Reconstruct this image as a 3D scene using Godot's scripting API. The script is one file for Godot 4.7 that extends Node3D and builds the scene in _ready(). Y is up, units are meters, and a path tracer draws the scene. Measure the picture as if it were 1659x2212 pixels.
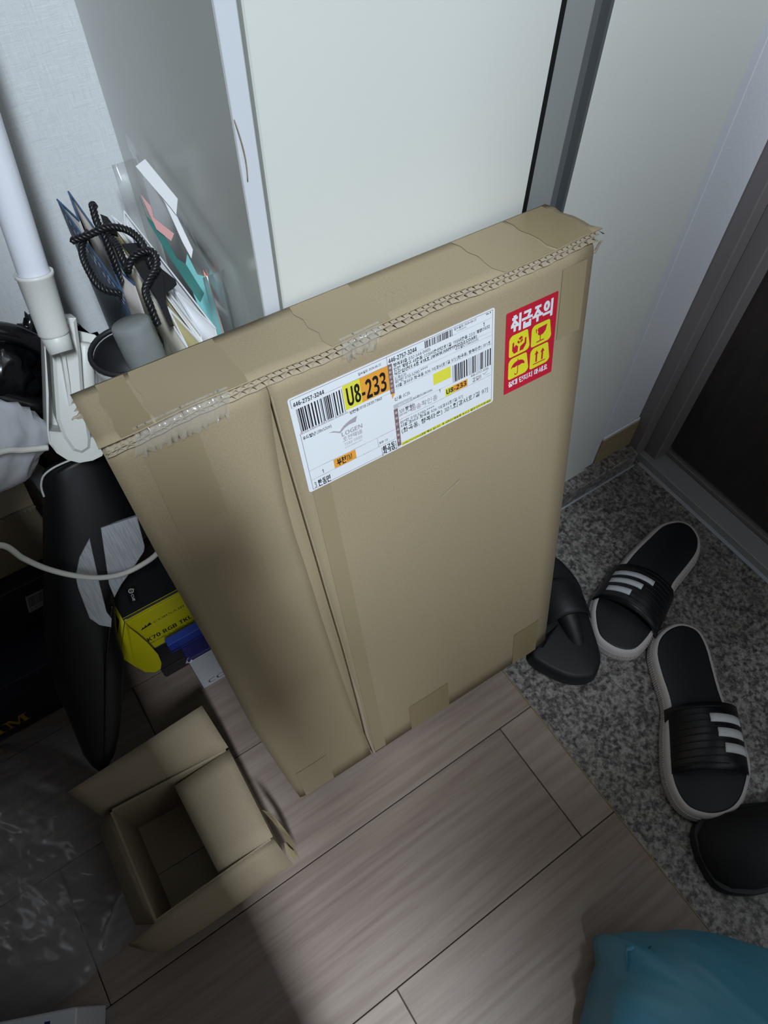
extends Node3D
# A parcel leaning on a shoe cabinet in a small entrance hall. Metres, y up; x runs along the cabinet, z out of the back wall.

var M := {}
var used := {}

func _ready():
	seed(7)
	# ---------- camera, environment, light
	var cam := Camera3D.new()
	cam.name = "camera"
	add_child(cam)
	cam.transform = Transform3D(Basis(Vector3(0.830993, 0.0093, 0.556205), Vector3(0.457959, 0.556166, -0.693508), Vector3(-0.315792, 0.831019, 0.457912)).orthonormalized(), Vector3(0, 1.03, 0))
	cam.fov = 71.9387
	cam.near = 0.02
	cam.far = 50.0
	cam.current = true
	var env := Environment.new()
	env.background_mode = Environment.BG_COLOR
	env.background_color = Color(0, 0, 0)
	env.tonemap_mode = Environment.TONE_MAPPER_LINEAR
	env.tonemap_exposure = 1.0
	env.sdfgi_enabled = true
	env.ssao_enabled = true
	env.ssil_enabled = true
	var we := WorldEnvironment.new()
	we.name = "environment"
	we.environment = env
	add_child(we)
	materials()
	ceiling_lamp(Vector3(-0.15, 2.385, 1.0), 0.12, 0.55, 6.8)
	# ---------- the setting
	room()
	# ---------- large things first
	shoe_cabinet()
	parcel()
	open_box()
	paper_bags()
	clear_bag()
	sports_case()
	cleaner()
	box_stack()
	slides()
	left_clutter()
	bottom_right()
	plastic_wrap()
	photographer()

# ================= helpers
func V(x, y, z) -> Vector3:
	return Vector3(x, y, z)

func numbered(called: String) -> String:
	used[called] = used.get(called, -1) + 1
	return called if used[called] == 0 else "%s_%03d" % [called, used[called]]

func thing(called: String, label: String, category: String, at := Vector3.ZERO, basis := Basis(), group := "") -> Node3D:
	var o := Node3D.new()
	o.name = numbered(called)
	add_child(o)
	o.transform = Transform3D(basis, at)
	tag(o, label, category, group)
	return o

func tag(o: Node, label: String, category: String, group := "") -> Node:
	o.set_meta("label", label)
	o.set_meta("category", category)
	if group:
		o.set_meta("group", group)
	return o

func structure(called: String) -> Node3D:
	var o := Node3D.new()
	o.name = called
	add_child(o)
	o.set_meta("kind", "structure")
	return o

func begin(smooth := false) -> SurfaceTool:
	var st := SurfaceTool.new()
	st.begin(Mesh.PRIMITIVE_TRIANGLES)
	st.set_smooth_group(0 if smooth else -1)
	return st

func obj(called: String, st: SurfaceTool, m: Material, parent: Node = self, label := "") -> MeshInstance3D:
	st.generate_normals()
	var o := MeshInstance3D.new()
	o.name = called if parent != self else numbered(called)
	o.mesh = st.commit()
	o.material_override = m
	parent.add_child(o, true)
	if label:
		o.set_meta("label", label)
	return o

func tri(st: SurfaceTool, a: Vector3, b: Vector3, c: Vector3):
	st.add_vertex(a)
	st.add_vertex(b)
	st.add_vertex(c)

func quad(st: SurfaceTool, a: Vector3, b: Vector3, c: Vector3, d: Vector3):
	tri(st, a, b, c)
	tri(st, a, c, d)

func uvquad(st: SurfaceTool, a: Vector3, b: Vector3, c: Vector3, d: Vector3):
	# a top left, b top right, c bottom right, d bottom left
	var p := [a, b, c, a, c, d]
	var t := [Vector2(0, 0), Vector2(1, 0), Vector2(1, 1), Vector2(0, 0), Vector2(1, 1), Vector2(0, 1)]
	for i in 6:
		st.set_uv(t[i])
		st.add_vertex(p[i])

# a box with chamfered edges between two corners
func rbox(st: SurfaceTool, lo: Vector3, hi: Vector3, bev := 0.001):
	var b: float = min(bev, 0.45 * min(hi.x - lo.x, min(hi.y - lo.y, hi.z - lo.z)))
	var P := func(sx: int, sy: int, sz: int, ax: int) -> Vector3:
		var p := V(hi.x if sx > 0 else lo.x, hi.y if sy > 0 else lo.y, hi.z if sz > 0 else lo.z)
		if ax != 0: p.x -= sx * b
		if ax != 1: p.y -= sy * b
		if ax != 2: p.z -= sz * b
		return p
	for s in [-1, 1]:
		var f := [[P.call(s, -1, -1, 0), P.call(s, 1, -1, 0), P.call(s, 1, 1, 0), P.call(s, -1, 1, 0)],
			[P.call(-1, s, -1, 1), P.call(-1, s, 1, 1), P.call(1, s, 1, 1), P.call(1, s, -1, 1)],
			[P.call(-1, -1, s, 2), P.call(1, -1, s, 2), P.call(1, 1, s, 2), P.call(-1, 1, s, 2)]]
		for q in f:
			if s < 0: quad(st, q[0], q[1], q[2], q[3])
			else: quad(st, q[3], q[2], q[1], q[0])
	for a in [-1, 1]:
		for c in [-1, 1]:
			var e := [[P.call(a, c, -1, 0), P.call(a, c, 1, 0), P.call(a, c, 1, 1), P.call(a, c, -1, 1)],
				[P.call(a, -1, c, 0), P.call(a, -1, c, 2), P.call(a, 1, c, 2), P.call(a, 1, c, 0)],
				[P.call(-1, a, c, 1), P.call(1, a, c, 1), P.call(1, a, c, 2), P.call(-1, a, c, 2)]]
			for q in e:
				if a * c < 0: quad(st, q[0], q[1], q[2], q[3])
				else: quad(st, q[3], q[2], q[1], q[0])
			for d in [-1, 1]:
				var k := [P.call(a, c, d, 0), P.call(a, c, d, 1), P.call(a, c, d, 2)]
				if a * c * d < 0: tri(st, k[0], k[1], k[2])
				else: tri(st, k[2], k[1], k[0])

func box_part(called: String, lo: Vector3, hi: Vector3, m: Material, parent: Node = self, bev := 0.001) -> MeshInstance3D:
	var st := begin()
	var c := (lo + hi) * 0.5
	rbox(st, lo - c, hi - c, bev)
	var o := obj(called, st, m, parent)
	o.position = c
	return o

# rings of equal length joined to a skin
func loft(st: SurfaceTool, rings: Array, closed := true, caps := true):
	var n: int = rings[0].size()
	for i in rings.size() - 1:
		for j in (n if closed else n - 1):
			var k := (j + 1) % n
			quad(st, rings[i][j], rings[i][k], rings[i + 1][k], rings[i + 1][j])
	if caps and closed:
		for e in [0, rings.size() - 1]:
			var c := Vector3.ZERO
			for p in rings[e]: c += p
			c /= n
			for j in n:
				var k := (j + 1) % n
				if e == 0: tri(st, c, rings[e][k], rings[e][j])
				else: tri(st, c, rings[e][j], rings[e][k])

func circle(c: Vector3, ax: Vector3, ay: Vector3, seg := 16, power := 2.0) -> Array:
	var r := []
	for i in seg:
		var t := TAU * i / seg
		var cx := cos(t)
		var sy := sin(t)
		r.append(c + ax * signf(cx) * pow(absf(cx), 2.0 / power) + ay * signf(sy) * pow(absf(sy), 2.0 / power))
	return r

func smooth_path(pts: Array, per := 6) -> Array:
	var out := []
	for i in pts.size() - 1:
		var a: Vector3 = pts[max(i - 1, 0)]
		var b: Vector3 = pts[i]
		var c: Vector3 = pts[i + 1]
		var d: Vector3 = pts[min(i + 2, pts.size() - 1)]
		for k in per:
			out.append(b.cubic_interpolate(c, a, d, float(k) / per))
	out.append(pts[-1])
	return out

func tube(st: SurfaceTool, path: Array, r0: float, r1 := -1.0, seg := 10):
	if r1 < 0: r1 = r0
	var rings := []
	var up := V(0.13, 0.97, 0.21).normalized()
	for i in path.size():
		var t: Vector3 = (path[min(i + 1, path.size() - 1)] - path[max(i - 1, 0)]).normalized()
		var x := up.cross(t)
		if x.length() < 0.05: x = V(1, 0, 0).cross(t)
		x = x.normalized()
		var y := t.cross(x)
		up = y
		var r: float = lerp(r0, r1, float(i) / (path.size() - 1))
		rings.append(circle(path[i], x * r, y * r, seg))
	loft(st, rings)

# twisted rope: three strands wound round a path
func rope(st: SurfaceTool, path: Array, r: float, pitch := 0.016):
	var up := V(0.2, 0.95, 0.1).normalized()
	var frames := []
	var s := 0.0
	for i in path.size():
		if i: s += path[i].distance_to(path[i - 1])
		var t: Vector3 = (path[min(i + 1, path.size() - 1)] - path[max(i - 1, 0)]).normalized()
		var x := up.cross(t).normalized()
		up = t.cross(x)
		frames.append([x, up, s])
	for k in 3:
		var p := []
		for i in path.size():
			var a: float = TAU * k / 3.0 + TAU * frames[i][2] / pitch
			p.append(path[i] + (frames[i][0] * cos(a) + frames[i][1] * sin(a)) * r * 0.52)
		tube(st, p, r * 0.56, -1, 6)

func resample(path: Array, step: float) -> Array:
	var out := [path[0]]
	var left := step
	for i in path.size() - 1:
		var a: Vector3 = path[i]
		var b: Vector3 = path[i + 1]
		var d := a.distance_to(b)
		var at := 0.0
		while d - at >= left:
			at += left
			left = step
			out.append(a.lerp(b, at / d))
		left -= d - at
	return out

# polygon in local xy extruded along z, with a chamfer at the front rim
func prism(st: SurfaceTool, poly: Array, z0: float, z1: float, bev := 0.0):
	var p := PackedVector2Array(poly)
	if Geometry2D.is_polygon_clockwise(p): p.reverse()
	var top := p
	if bev > 0:
		var inner := Geometry2D.offset_polygon(p, -bev, Geometry2D.JOIN_MITER)
		if inner.size() == 1 and inner[0].size() == p.size():
			# match the start vertex
			var best := 0
			for i in p.size():
				if inner[0][i].distance_to(p[0]) < inner[0][best].distance_to(p[0]): best = i
			top = PackedVector2Array()
			for i in p.size(): top.append(inner[0][(i + best) % p.size()])
	var n := p.size()
	var zm := z1 - (bev if top != p else 0.0)
	for i in n:
		var k := (i + 1) % n
		quad(st, V(p[i].x, p[i].y, z0), V(p[i].x, p[i].y, zm), V(p[k].x, p[k].y, zm), V(p[k].x, p[k].y, z0))
		if top != p:
			quad(st, V(p[i].x, p[i].y, zm), V(top[i].x, top[i].y, z1), V(top[k].x, top[k].y, z1), V(p[k].x, p[k].y, zm))
	var ix := Geometry2D.triangulate_polygon(top)
	for i in range(0, ix.size(), 3):
		tri(st, V(top[ix[i]].x, top[ix[i]].y, z1), V(top[ix[i + 2]].x, top[ix[i + 2]].y, z1), V(top[ix[i + 1]].x, top[ix[i + 1]].y, z1))
	ix = Geometry2D.triangulate_polygon(p)
	for i in range(0, ix.size(), 3):
		tri(st, V(p[ix[i]].x, p[ix[i]].y, z0), V(p[ix[i + 1]].x, p[ix[i + 1]].y, z0), V(p[ix[i + 2]].x, p[ix[i + 2]].y, z0))

# a sheet through a grid of points with thickness along the given direction
func sheet(st: SurfaceTool, g: Array, th: Vector3):
	var nr := g.size()
	var nc: int = g[0].size()
	for i in nr - 1:
		for j in nc - 1:
			quad(st, g[i][j], g[i][j + 1], g[i + 1][j + 1], g[i + 1][j])
			quad(st, g[i][j] + th, g[i + 1][j] + th, g[i + 1][j + 1] + th, g[i][j + 1] + th)
	for i in nr - 1:
		quad(st, g[i][0], g[i + 1][0], g[i + 1][0] + th, g[i][0] + th)
		quad(st, g[i][nc - 1], g[i][nc - 1] + th, g[i + 1][nc - 1] + th, g[i + 1][nc - 1])
	for j in nc - 1:
		quad(st, g[0][j], g[0][j] + th, g[0][j + 1] + th, g[0][j + 1])
		quad(st, g[nr - 1][j], g[nr - 1][j + 1], g[nr - 1][j + 1] + th, g[nr - 1][j] + th)

# a single skin through a grid of points, for tape and film
func skin(st: SurfaceTool, g: Array):
	for i in g.size() - 1:
		for j in g[0].size() - 1:
			quad(st, g[i][j], g[i][j + 1], g[i + 1][j + 1], g[i + 1][j])

# bilinear patch a b / d c as a sheet
func patch(st: SurfaceTool, a: Vector3, b: Vector3, c: Vector3, d: Vector3, th: Vector3, nu := 1, nv := 1, bulge := Vector3.ZERO):
	var g := []
	for i in nv + 1:
		var row := []
		for j in nu + 1:
			var u := float(j) / nu
			var v := float(i) / nv
			row.append(a.lerp(b, u).lerp(d.lerp(c, u), v) + bulge * sin(PI * u) * sin(PI * v))
		g.append(row)
	sheet(st, g, th)

# ================= materials
func mat(c: Color, rough := 0.6, metal := 0.0, spec := 0.5) -> StandardMaterial3D:
	var m := StandardMaterial3D.new()
	m.albedo_color = c
	m.roughness = rough
	m.metallic = metal
	m.metallic_specular = spec
	m.cull_mode = BaseMaterial3D.CULL_DISABLED
	return m

func noise_tex(freq: float, stops: Array, kind := FastNoiseLite.TYPE_SIMPLEX_SMOOTH, oct := 4, size := 512, sd := 1) -> NoiseTexture2D:
	var n := FastNoiseLite.new()
	n.seed = sd
	n.noise_type = kind
	n.frequency = freq
	n.fractal_octaves = oct
	n.fractal_gain = 0.72 if kind == FastNoiseLite.TYPE_VALUE else (0.62 if oct == 7 else 0.5)
	var t := NoiseTexture2D.new()
	t.width = size
	t.height = size
	t.seamless = true
	t.noise = n
	t.generate_mipmaps = false
	if stops:
		var g := Gradient.new()
		var offs := PackedFloat32Array()
		var cols := PackedColorArray()
		for s in stops:
			offs.append(s[0])
			cols.append(s[1])
		g.offsets = offs
		g.colors = cols
		t.color_ramp = g
	return t

func textured(tex: Texture2D, scale: Vector3, rough := 0.6, bump: Texture2D = null, depth := 0.0, world := false, spec := 0.5) -> StandardMaterial3D:
	var m := mat(Color(1, 1, 1), rough, 0.0, spec)
	m.albedo_texture = tex
	m.uv1_triplanar = true
	m.uv1_world_triplanar = world
	m.uv1_scale = scale
	if bump:
		m.heightmap_enabled = true
		m.heightmap_texture = bump
		m.heightmap_scale = depth
	return m

func rgb8(r: float, g: float, b: float, a := 1.0) -> Color:
	return Color(r / 255.0, g / 255.0, b / 255.0, a)

func materials():
	var k0 := rgb8(163, 147, 119)
	var k1 := rgb8(167, 151, 123)
	var k2 := rgb8(155, 139, 110)
	var fibre := noise_tex(0.16, [[0.0, k2], [0.3, k0], [0.7, k1], [1.0, rgb8(173, 157, 130)]], FastNoiseLite.TYPE_SIMPLEX, 5, 512, 3)
	M.kraft = textured(fibre, V(5, 5, 5), 0.72, null, 0.0, false, 0.35)
	var dull := noise_tex(0.16, [[0.0, rgb8(154, 137, 114)], [0.5, rgb8(162, 146, 123)], [1.0, rgb8(170, 154, 131)]], FastNoiseLite.TYPE_SIMPLEX, 5, 512, 5)
	M.kraft_dull = textured(dull, V(5, 5, 5), 0.8, null, 0.0, false, 0.3)
	M.kraft_cut = mat(rgb8(172, 158, 136), 0.85)
	M.tape = mat(rgb8(159, 143, 113), 0.4)
	M.tape_dark = mat(rgb8(151, 134, 101), 0.4)
	M.clear_tape = mat(rgb8(228, 224, 218, 0.20), 0.16)
	M.clear_tape.transparency = BaseMaterial3D.TRANSPARENCY_ALPHA
	# wood floor: streaks along x
	M.wood = []
	for i in 3:
		var d: float = [0, -7, 6][i]
		var w := noise_tex(0.012, [[0.0, rgb8(130 + d, 112 + d, 103 + d)], [0.42, rgb8(146 + d, 128 + d, 117 + d)], [0.6, rgb8(152 + d, 135 + d, 124 + d)], [1.0, rgb8(162 + d, 145 + d, 134 + d)]], FastNoiseLite.TYPE_SIMPLEX_SMOOTH, 7, 1024, 20 + i)
		var m := textured(w, V(0.26, 3.0, 5.0), 0.44, w, 0.01, true, 0.5)
		m.uv1_offset = V(0.37 * i, 0, 0.21 * i)
		M.wood.append(m)
	M.joint = mat(rgb8(70, 60, 54), 0.9)
	var gr := noise_tex(0.10, [[0.0, rgb8(46, 44, 46)], [0.30, rgb8(70, 67, 67)], [0.42, rgb8(106, 101, 99)], [0.52, rgb8(128, 122, 118)], [0.62, rgb8(152, 147, 143)], [1.0, rgb8(196, 192, 187)]], FastNoiseLite.TYPE_VALUE, 6, 1024, 9)
	M.granite = textured(gr, V(1.9, 1.9, 1.9), 0.36, null, 0.0, true)
	# wallpaper: woven hatching, print and relief
	var im := Image.create(1024, 1024, false, Image.FORMAT_RGB8)
	im.fill(rgb8(226, 228, 230))
	var rg := RandomNumberGenerator.new()
	rg.seed = 11
	for i in 26000:
		var v := rg.randf_range(-1, 1)
		var c := rgb8(226 + v * 11, 228 + v * 11, 230 + v * 10)
		var x := rg.randi_range(0, 1023)
		var y := rg.randi_range(0, 1023)
		var l := rg.randi_range(6, 46)
		if i % 2: im.fill_rect(Rect2i(x, y, min(l, 1024 - x), 1), c)
		else: im.fill_rect(Rect2i(x, y, 1, min(l, 1024 - y)), c)
	var wt := ImageTexture.create_from_image(im)
	M.wallpaper = textured(wt, V(2.4, 2.4, 2.4), 0.85, wt, 0.14, true, 0.2)
	M.wall = mat(rgb8(196, 194, 190), 0.9)
	M.ceiling = mat(rgb8(205, 205, 203), 0.95)
	var plaster := noise_tex(0.2, [[0.0, rgb8(206, 208, 216)], [1.0, rgb8(222, 224, 230)]], FastNoiseLite.TYPE_SIMPLEX, 4, 512, 31)
	M.stub = textured(plaster, V(3, 3, 3), 0.8, plaster, 0.08, true)
	M.door_white = mat(rgb8(226, 228, 224), 0.24)
	M.side_grey = mat(rgb8(218, 219, 213), 0.3)
	M.edge_white = mat(rgb8(218, 222, 230), 0.35)
	M.groove = mat(rgb8(110, 108, 108), 0.7)
	M.black_gap = mat(rgb8(14, 14, 16), 0.6)
	M.alu = mat(rgb8(172, 176, 176), 0.42, 0.35)
	M.alu_dark = mat(rgb8(112, 116, 120), 0.45, 0.35)
	M.frame_grey = mat(rgb8(124, 117, 118), 0.5, 0.05)
	var dk := noise_tex(0.03, [[0.0, rgb8(44, 38, 36)], [1.0, rgb8(60, 53, 50)]], FastNoiseLite.TYPE_SIMPLEX_SMOOTH, 4, 512, 41)
	M.door_dark = textured(dk, V(3, 0.5, 3), 0.5, null, 0.0, true)
	M.steel = mat(rgb8(158, 158, 158), 0.5, 0.1)
	var bbn := noise_tex(0.03, [[0.0, rgb8(140, 122, 92)], [1.0, rgb8(164, 145, 112)]], FastNoiseLite.TYPE_SIMPLEX_SMOOTH, 4, 256, 42)
	M.skirting = textured(bbn, V(0.6, 6, 4), 0.5, null, 0.0, true)
	M.silicone = mat(rgb8(176, 182, 190), 0.35)
	M.white_plastic = mat(rgb8(214, 214, 210), 0.42)
	M.white_gloss = mat(rgb8(226, 228, 238), 0.16)
	M.black_fabric = mat(rgb8(22, 22, 24), 0.8)
	M.black_gloss = mat(rgb8(16, 16, 18), 0.22)
	M.black_rubber = mat(rgb8(26, 26, 29), 0.55)
	M.black_satin = mat(rgb8(20, 20, 23), 0.38)
	M.black_card = mat(rgb8(34, 34, 37), 0.45)
	M.brushed = textured(noise_tex(0.03, [[0.0, rgb8(150, 152, 156)], [1.0, rgb8(190, 192, 196)]], FastNoiseLite.TYPE_SIMPLEX_SMOOTH, 4, 256, 44), V(60, 4, 4), 0.4)
	M.yellow = mat(rgb8(226, 216, 26), 0.5)
	M.navy = mat(rgb8(38, 34, 98), 0.4)
	M.blue_card = mat(rgb8(36, 66, 170), 0.4)
	M.white_card = mat(rgb8(214, 216, 222), 0.45)
	M.white_paper = mat(rgb8(230, 230, 232), 0.7)
	M.cream_paper = mat(rgb8(216, 210, 192), 0.7)
	M.olive_paper = mat(rgb8(190, 180, 140), 0.7)
	M.teal = mat(rgb8(52, 114, 108), 0.6)
	M.aqua = mat(rgb8(120, 186, 186), 0.6)
	M.coral = mat(rgb8(232, 150, 132), 0.6)
	M.rose = mat(rgb8(214, 160, 158), 0.6)
	M.film = mat(rgb8(228, 230, 232, 0.03), 0.12)
	M.bag_inside = mat(rgb8(196, 190, 186), 0.7)
	M.film.transparency = BaseMaterial3D.TRANSPARENCY_ALPHA
	M.wrap = mat(rgb8(200, 200, 210, 0.13), 0.17)
	M.wrap.transparency = BaseMaterial3D.TRANSPARENCY_ALPHA
	M.grey_tube = textured(noise_tex(0.05, [[0.0, rgb8(118, 122, 122)], [1.0, rgb8(132, 136, 136)]], FastNoiseLite.TYPE_SIMPLEX, 3, 256, 46), V(4, 4, 4), 0.8)
	M.grey_bin = mat(rgb8(170, 172, 170), 0.35)
	M.cord = mat(rgb8(214, 212, 204), 0.6)
	M.cloth = mat(rgb8(206, 208, 214), 0.8)
	M.sole = mat(rgb8(206, 198, 196), 0.7)
	M.stripe = mat(rgb8(226, 228, 232), 0.6)
	M.blue_bag = mat(rgb8(80, 146, 174), 0.42)
	M.blue_bag.backlight_enabled = true
	M.blue_bag.backlight = rgb8(30, 60, 74)
	M.green_print = mat(rgb8(120, 140, 70), 0.6)
	M.gold = mat(rgb8(196, 160, 40), 0.4, 0.2)
	M.skin = mat(rgb8(206, 164, 138), 0.55)
	M.clothes = mat(rgb8(58, 60, 68), 0.9)
	M.hair = mat(rgb8(26, 22, 20), 0.6)

# ================= lamp
func ceiling_lamp(at: Vector3, w: float, l: float, energy: float):
	var t := thing("ceiling_lamp", "slim white ceiling lamp in the room behind the passage", "lamp", at)
	box_part("housing", V(-w * 0.7, -0.03, -l * 0.55), V(w * 0.7, 0.015, l * 0.55), M.white_plastic, t, 0.006)
	var glow := mat(rgb8(250, 250, 255), 0.5)
	glow.emission_enabled = true
	glow.emission = Color(0.94, 0.97, 1.0)
	glow.emission_energy_multiplier = 1.5
	box_part("diffuser", V(-w * 0.5, -0.045, -l * 0.5), V(w * 0.5, -0.03, l * 0.5), glow, t, 0.003)
	var a := AreaLight3D.new()
	a.name = "lamp_light"
	a.area_size = Vector2(w, l)
	a.area_normalize_energy = true
	a.light_energy = energy
	a.light_color = Color(0.91, 0.96, 1.0)
	a.area_range = 12.0
	a.area_attenuation = 2.0
	a.shadow_enabled = true
	t.add_child(a)
	a.position = V(0, -0.05, 0)
	a.rotation_degrees = V(-90, 0, 0)

# ================= room
const ZC := -0.430      # front of the cabinet
const ZB := -0.746      # back wall
func room():
	var f := structure("floor")
	box_part("subfloor", V(-1.9, -0.06, -0.75), V(0.3805, -0.006, 2.6), M.joint, f)
	var edges := [-0.687, -0.5115, -0.3345, -0.1585, 0.0175, 0.1935, 0.3695, 0.5455, 0.7215, 0.8975]
	var joints := [[-0.62, 0.12], [-0.9, -0.1], [-1.1, -0.275], [-0.6, 0.321], [-0.86, 0.018], [-0.45], [-0.7, 0.1], [-0.3], [-0.9]]
	for r in 9:
		var xs := [-1.9]
		xs.append_array(joints[r])
		xs.append(0.3805)
		for i in xs.size() - 1:
			box_part("plank", V(xs[i] + 0.0006, -0.012, edges[r] + 0.0005), V(xs[i + 1] - 0.0006, 0.0, edges[r + 1] - 0.0005), M.wood[(r * 2 + i * 1) % 3], f, 0.0007)
	box_part("plank", V(-1.9, -0.012, -0.75), V(0.3805, 0.0, -0.6885), M.wood[1], f, 0.0007)
	box_part("plank", V(-1.9, -0.012, 0.899), V(0.3805, 0.0, 2.6), M.wood[0], f, 0.0007)
	var e := structure("floor_entry")
	box_part("granite_slab", V(0.381, -0.07, -0.75), V(1.0, -0.015, 2.6), M.granite, e, 0.001)
	box_part("edge_bead", V(0.3805, -0.02, -0.41), V(0.3825, -0.0015, 2.6), M.skirting, e, 0.0006)
	var c := structure("trim_1")
	box_part("granite_curb", V(0.383, -0.015, -0.745), V(0.846, 0.022, -0.407), M.granite, c, 0.002)
	box_part("silicone_bead", V(0.50, -0.0152, -0.4075), V(0.846, -0.0125, -0.4035), M.silicone, c, 0.001)
	var w := structure("wall_back")
	box_part("wallpaper", V(-1.9, 0.0, -0.82), V(0.9, 2.45, ZB), M.wallpaper, w)
	w = structure("wall_left")
	box_part("panel", V(-1.98, 0.0, -0.82), V(-1.9, 2.45, 2.6), M.wall, w)
	w = structure("wall_rear")
	box_part("panel", V(-1.98, -0.02, 2.6), V(1.1, 2.45, 2.68), M.wall, w)
	w = structure("wall_partition")
	box_part("panel", V(-1.9, 0.0, 0.15), V(-0.095, 2.45, 0.25), M.wall, w, 0.002)
	w = structure("wall_stub")
	box_part("plaster", V(0.754, 0.0, -0.746), V(0.846, 2.45, ZC - 0.006), M.stub, w, 0.002)
	box_part("skirting_board", V(0.757, 0.022, ZC - 0.007), V(0.846, 0.088, ZC - 0.002), M.skirting, w, 0.001)
	box_part("caulk", V(0.757, 0.086, ZC - 0.0065), V(0.846, 0.094, ZC - 0.003), M.edge_white, w, 0.002)
	w = structure("wall_right")
	box_part("panel", V(0.93, -0.02, -0.746), V(1.0, 2.45, -0.42), M.wall, w)
	box_part("panel", V(0.93, -0.02, 0.55), V(1.0, 2.45, 2.6), M.wall, w)
	box_part("panel", V(0.93, 2.08, -0.42), V(1.0, 2.45, 0.55), M.wall, w)
	box_part("panel", V(0.84, -0.02, 0.60), V(0.93, 2.45, 2.6), M.wall, w)
	w = structure("ceiling")
	box_part("panel", V(-1.98, 2.40, -0.82), V(1.1, 2.48, 2.68), M.ceiling, w)
	# entrance door with its steel frame and sill
	w = structure("door_1")
	box_part("leaf", V(0.905, 0.02, -0.40), V(0.945, 2.06, 0.56), M.door_dark, w, 0.002)
	box_part("jamb", V(0.846, -0.012, -0.452), V(0.93, 2.12, -0.413), M.frame_grey, w, 0.002)
	box_part("jamb_stop", V(0.872, -0.012, -0.414), V(0.93, 2.12, -0.385), M.frame_grey, w, 0.002)
	box_part("jamb", V(0.846, -0.012, 0.56), V(0.93, 2.12, 0.60), M.frame_grey, w, 0.002)
	box_part("head", V(0.846, 2.06, -0.45), V(0.93, 2.12, 0.60), M.frame_grey, w, 0.002)
	box_part("sill", V(0.860, -0.016, -0.414), V(0.900, 0.004, 0.56), M.steel, w, 0.0015)
	box_part("sill_step", V(0.900, -0.016, -0.414), V(0.925, 0.013, 0.56), M.frame_grey, w, 0.0015)
	var st := begin()
	rbox(st, V(0.853, -0.0155, -0.405), V(0.8605, -0.0115, 0.56), 0.0012)
	obj("sill_bead", st, M.silicone, w)

func shoe_cabinet():
	var t := thing("shoe_cabinet", "white built-in shoe cabinet with grey sides and aluminium handle strip", "cabinet", V(0.175, 0.022, ZB))
	var o := V(0.175, 0.022, ZB)
	var d := func(a: Vector3, b: Vector3, called: String, m: Material, bev := 0.001):
		return box_part(called, a - o, b - o, m, t, bev)
	d.call(V(0.175, 0.0221, ZB + 0.001), V(0.190, 2.3, ZC - 0.0008), "side_panel", M.side_grey)
	d.call(V(0.1752, 0.0221, ZC - 0.0012), V(0.1892, 2.3, ZC), "edge_strip", M.edge_white, 0.0005)
	d.call(V(0.190, 0.0221, ZB + 0.001), V(0.734, 2.3, ZC - 0.022), "carcass", M.groove)
	d.call(V(0.1925, 0.024, ZC - 0.019), V(0.4505, 2.28, ZC + 0.0), "door", M.door_white, 0.0012)
	d.call(V(0.4525, 0.024, ZC - 0.021), V(0.4592, 2.28, ZC - 0.0030), "gap_gasket", M.black_gap)
	# handle profile: pale cheek, hollow, dark lip
	var st := begin()
	var prof := [Vector2(0.4590, ZC - 0.018), Vector2(0.4590, ZC - 0.004), Vector2(0.4870, ZC - 0.001), Vector2(0.4885, ZC - 0.004), Vector2(0.4885, ZC - 0.018)]
	extrude_y(st, prof, 0.024, 2.28, o)
	obj("handle_profile", st, M.alu, t)
	st = begin()
	prof = [Vector2(0.4885, ZC - 0.018), Vector2(0.4885, ZC - 0.003), Vector2(0.4960, ZC - 0.010), Vector2(0.5040, ZC - 0.009), Vector2(0.5055, ZC - 0.001), Vector2(0.5090, ZC - 0.001), Vector2(0.5090, ZC - 0.018)]
	extrude_y(st, prof, 0.024, 2.28, o)
	obj("handle_profile", st, M.alu_dark, t)
	d.call(V(0.5095, 0.0225, ZC - 0.019), V(0.7318, 2.28, ZC - 0.001), "door", M.door_white, 0.0012)
	d.call(V(0.7345, 0.0221, ZC - 0.030), V(0.7525, 2.3, ZC - 0.005), "filler_strip", M.edge_white, 0.001)
	# lifted edge banding
	var p := []
	for i in 13:
		var a := i / 12.0
		p.append(V(0.1760 + 0.003 * sin(PI * a * 0.7), 0.7960 - 0.042 * a, ZC + 0.0006 + 0.0012 * sin(PI * a)) - o)
	st = begin(true)
	tube(st, p, 0.0004, -1, 6)
	obj("lifted_banding", st, M.kraft_dull, t)

func extrude_y(st: SurfaceTool, prof: Array, y0: float, y1: float, o: Vector3):
	var n := prof.size()
	for i in n:
		var a: Vector2 = prof[i]
		var b: Vector2 = prof[(i + 1) % n]
		quad(st, V(a.x, y0, a.y) - o, V(a.x, y1, a.y) - o, V(b.x, y1, b.y) - o, V(b.x, y0, b.y) - o)

# ================= flat print: a small raster kit for lettering
var glyphs := {}
var font_sans: SystemFont
var font_serif: SystemFont

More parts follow.
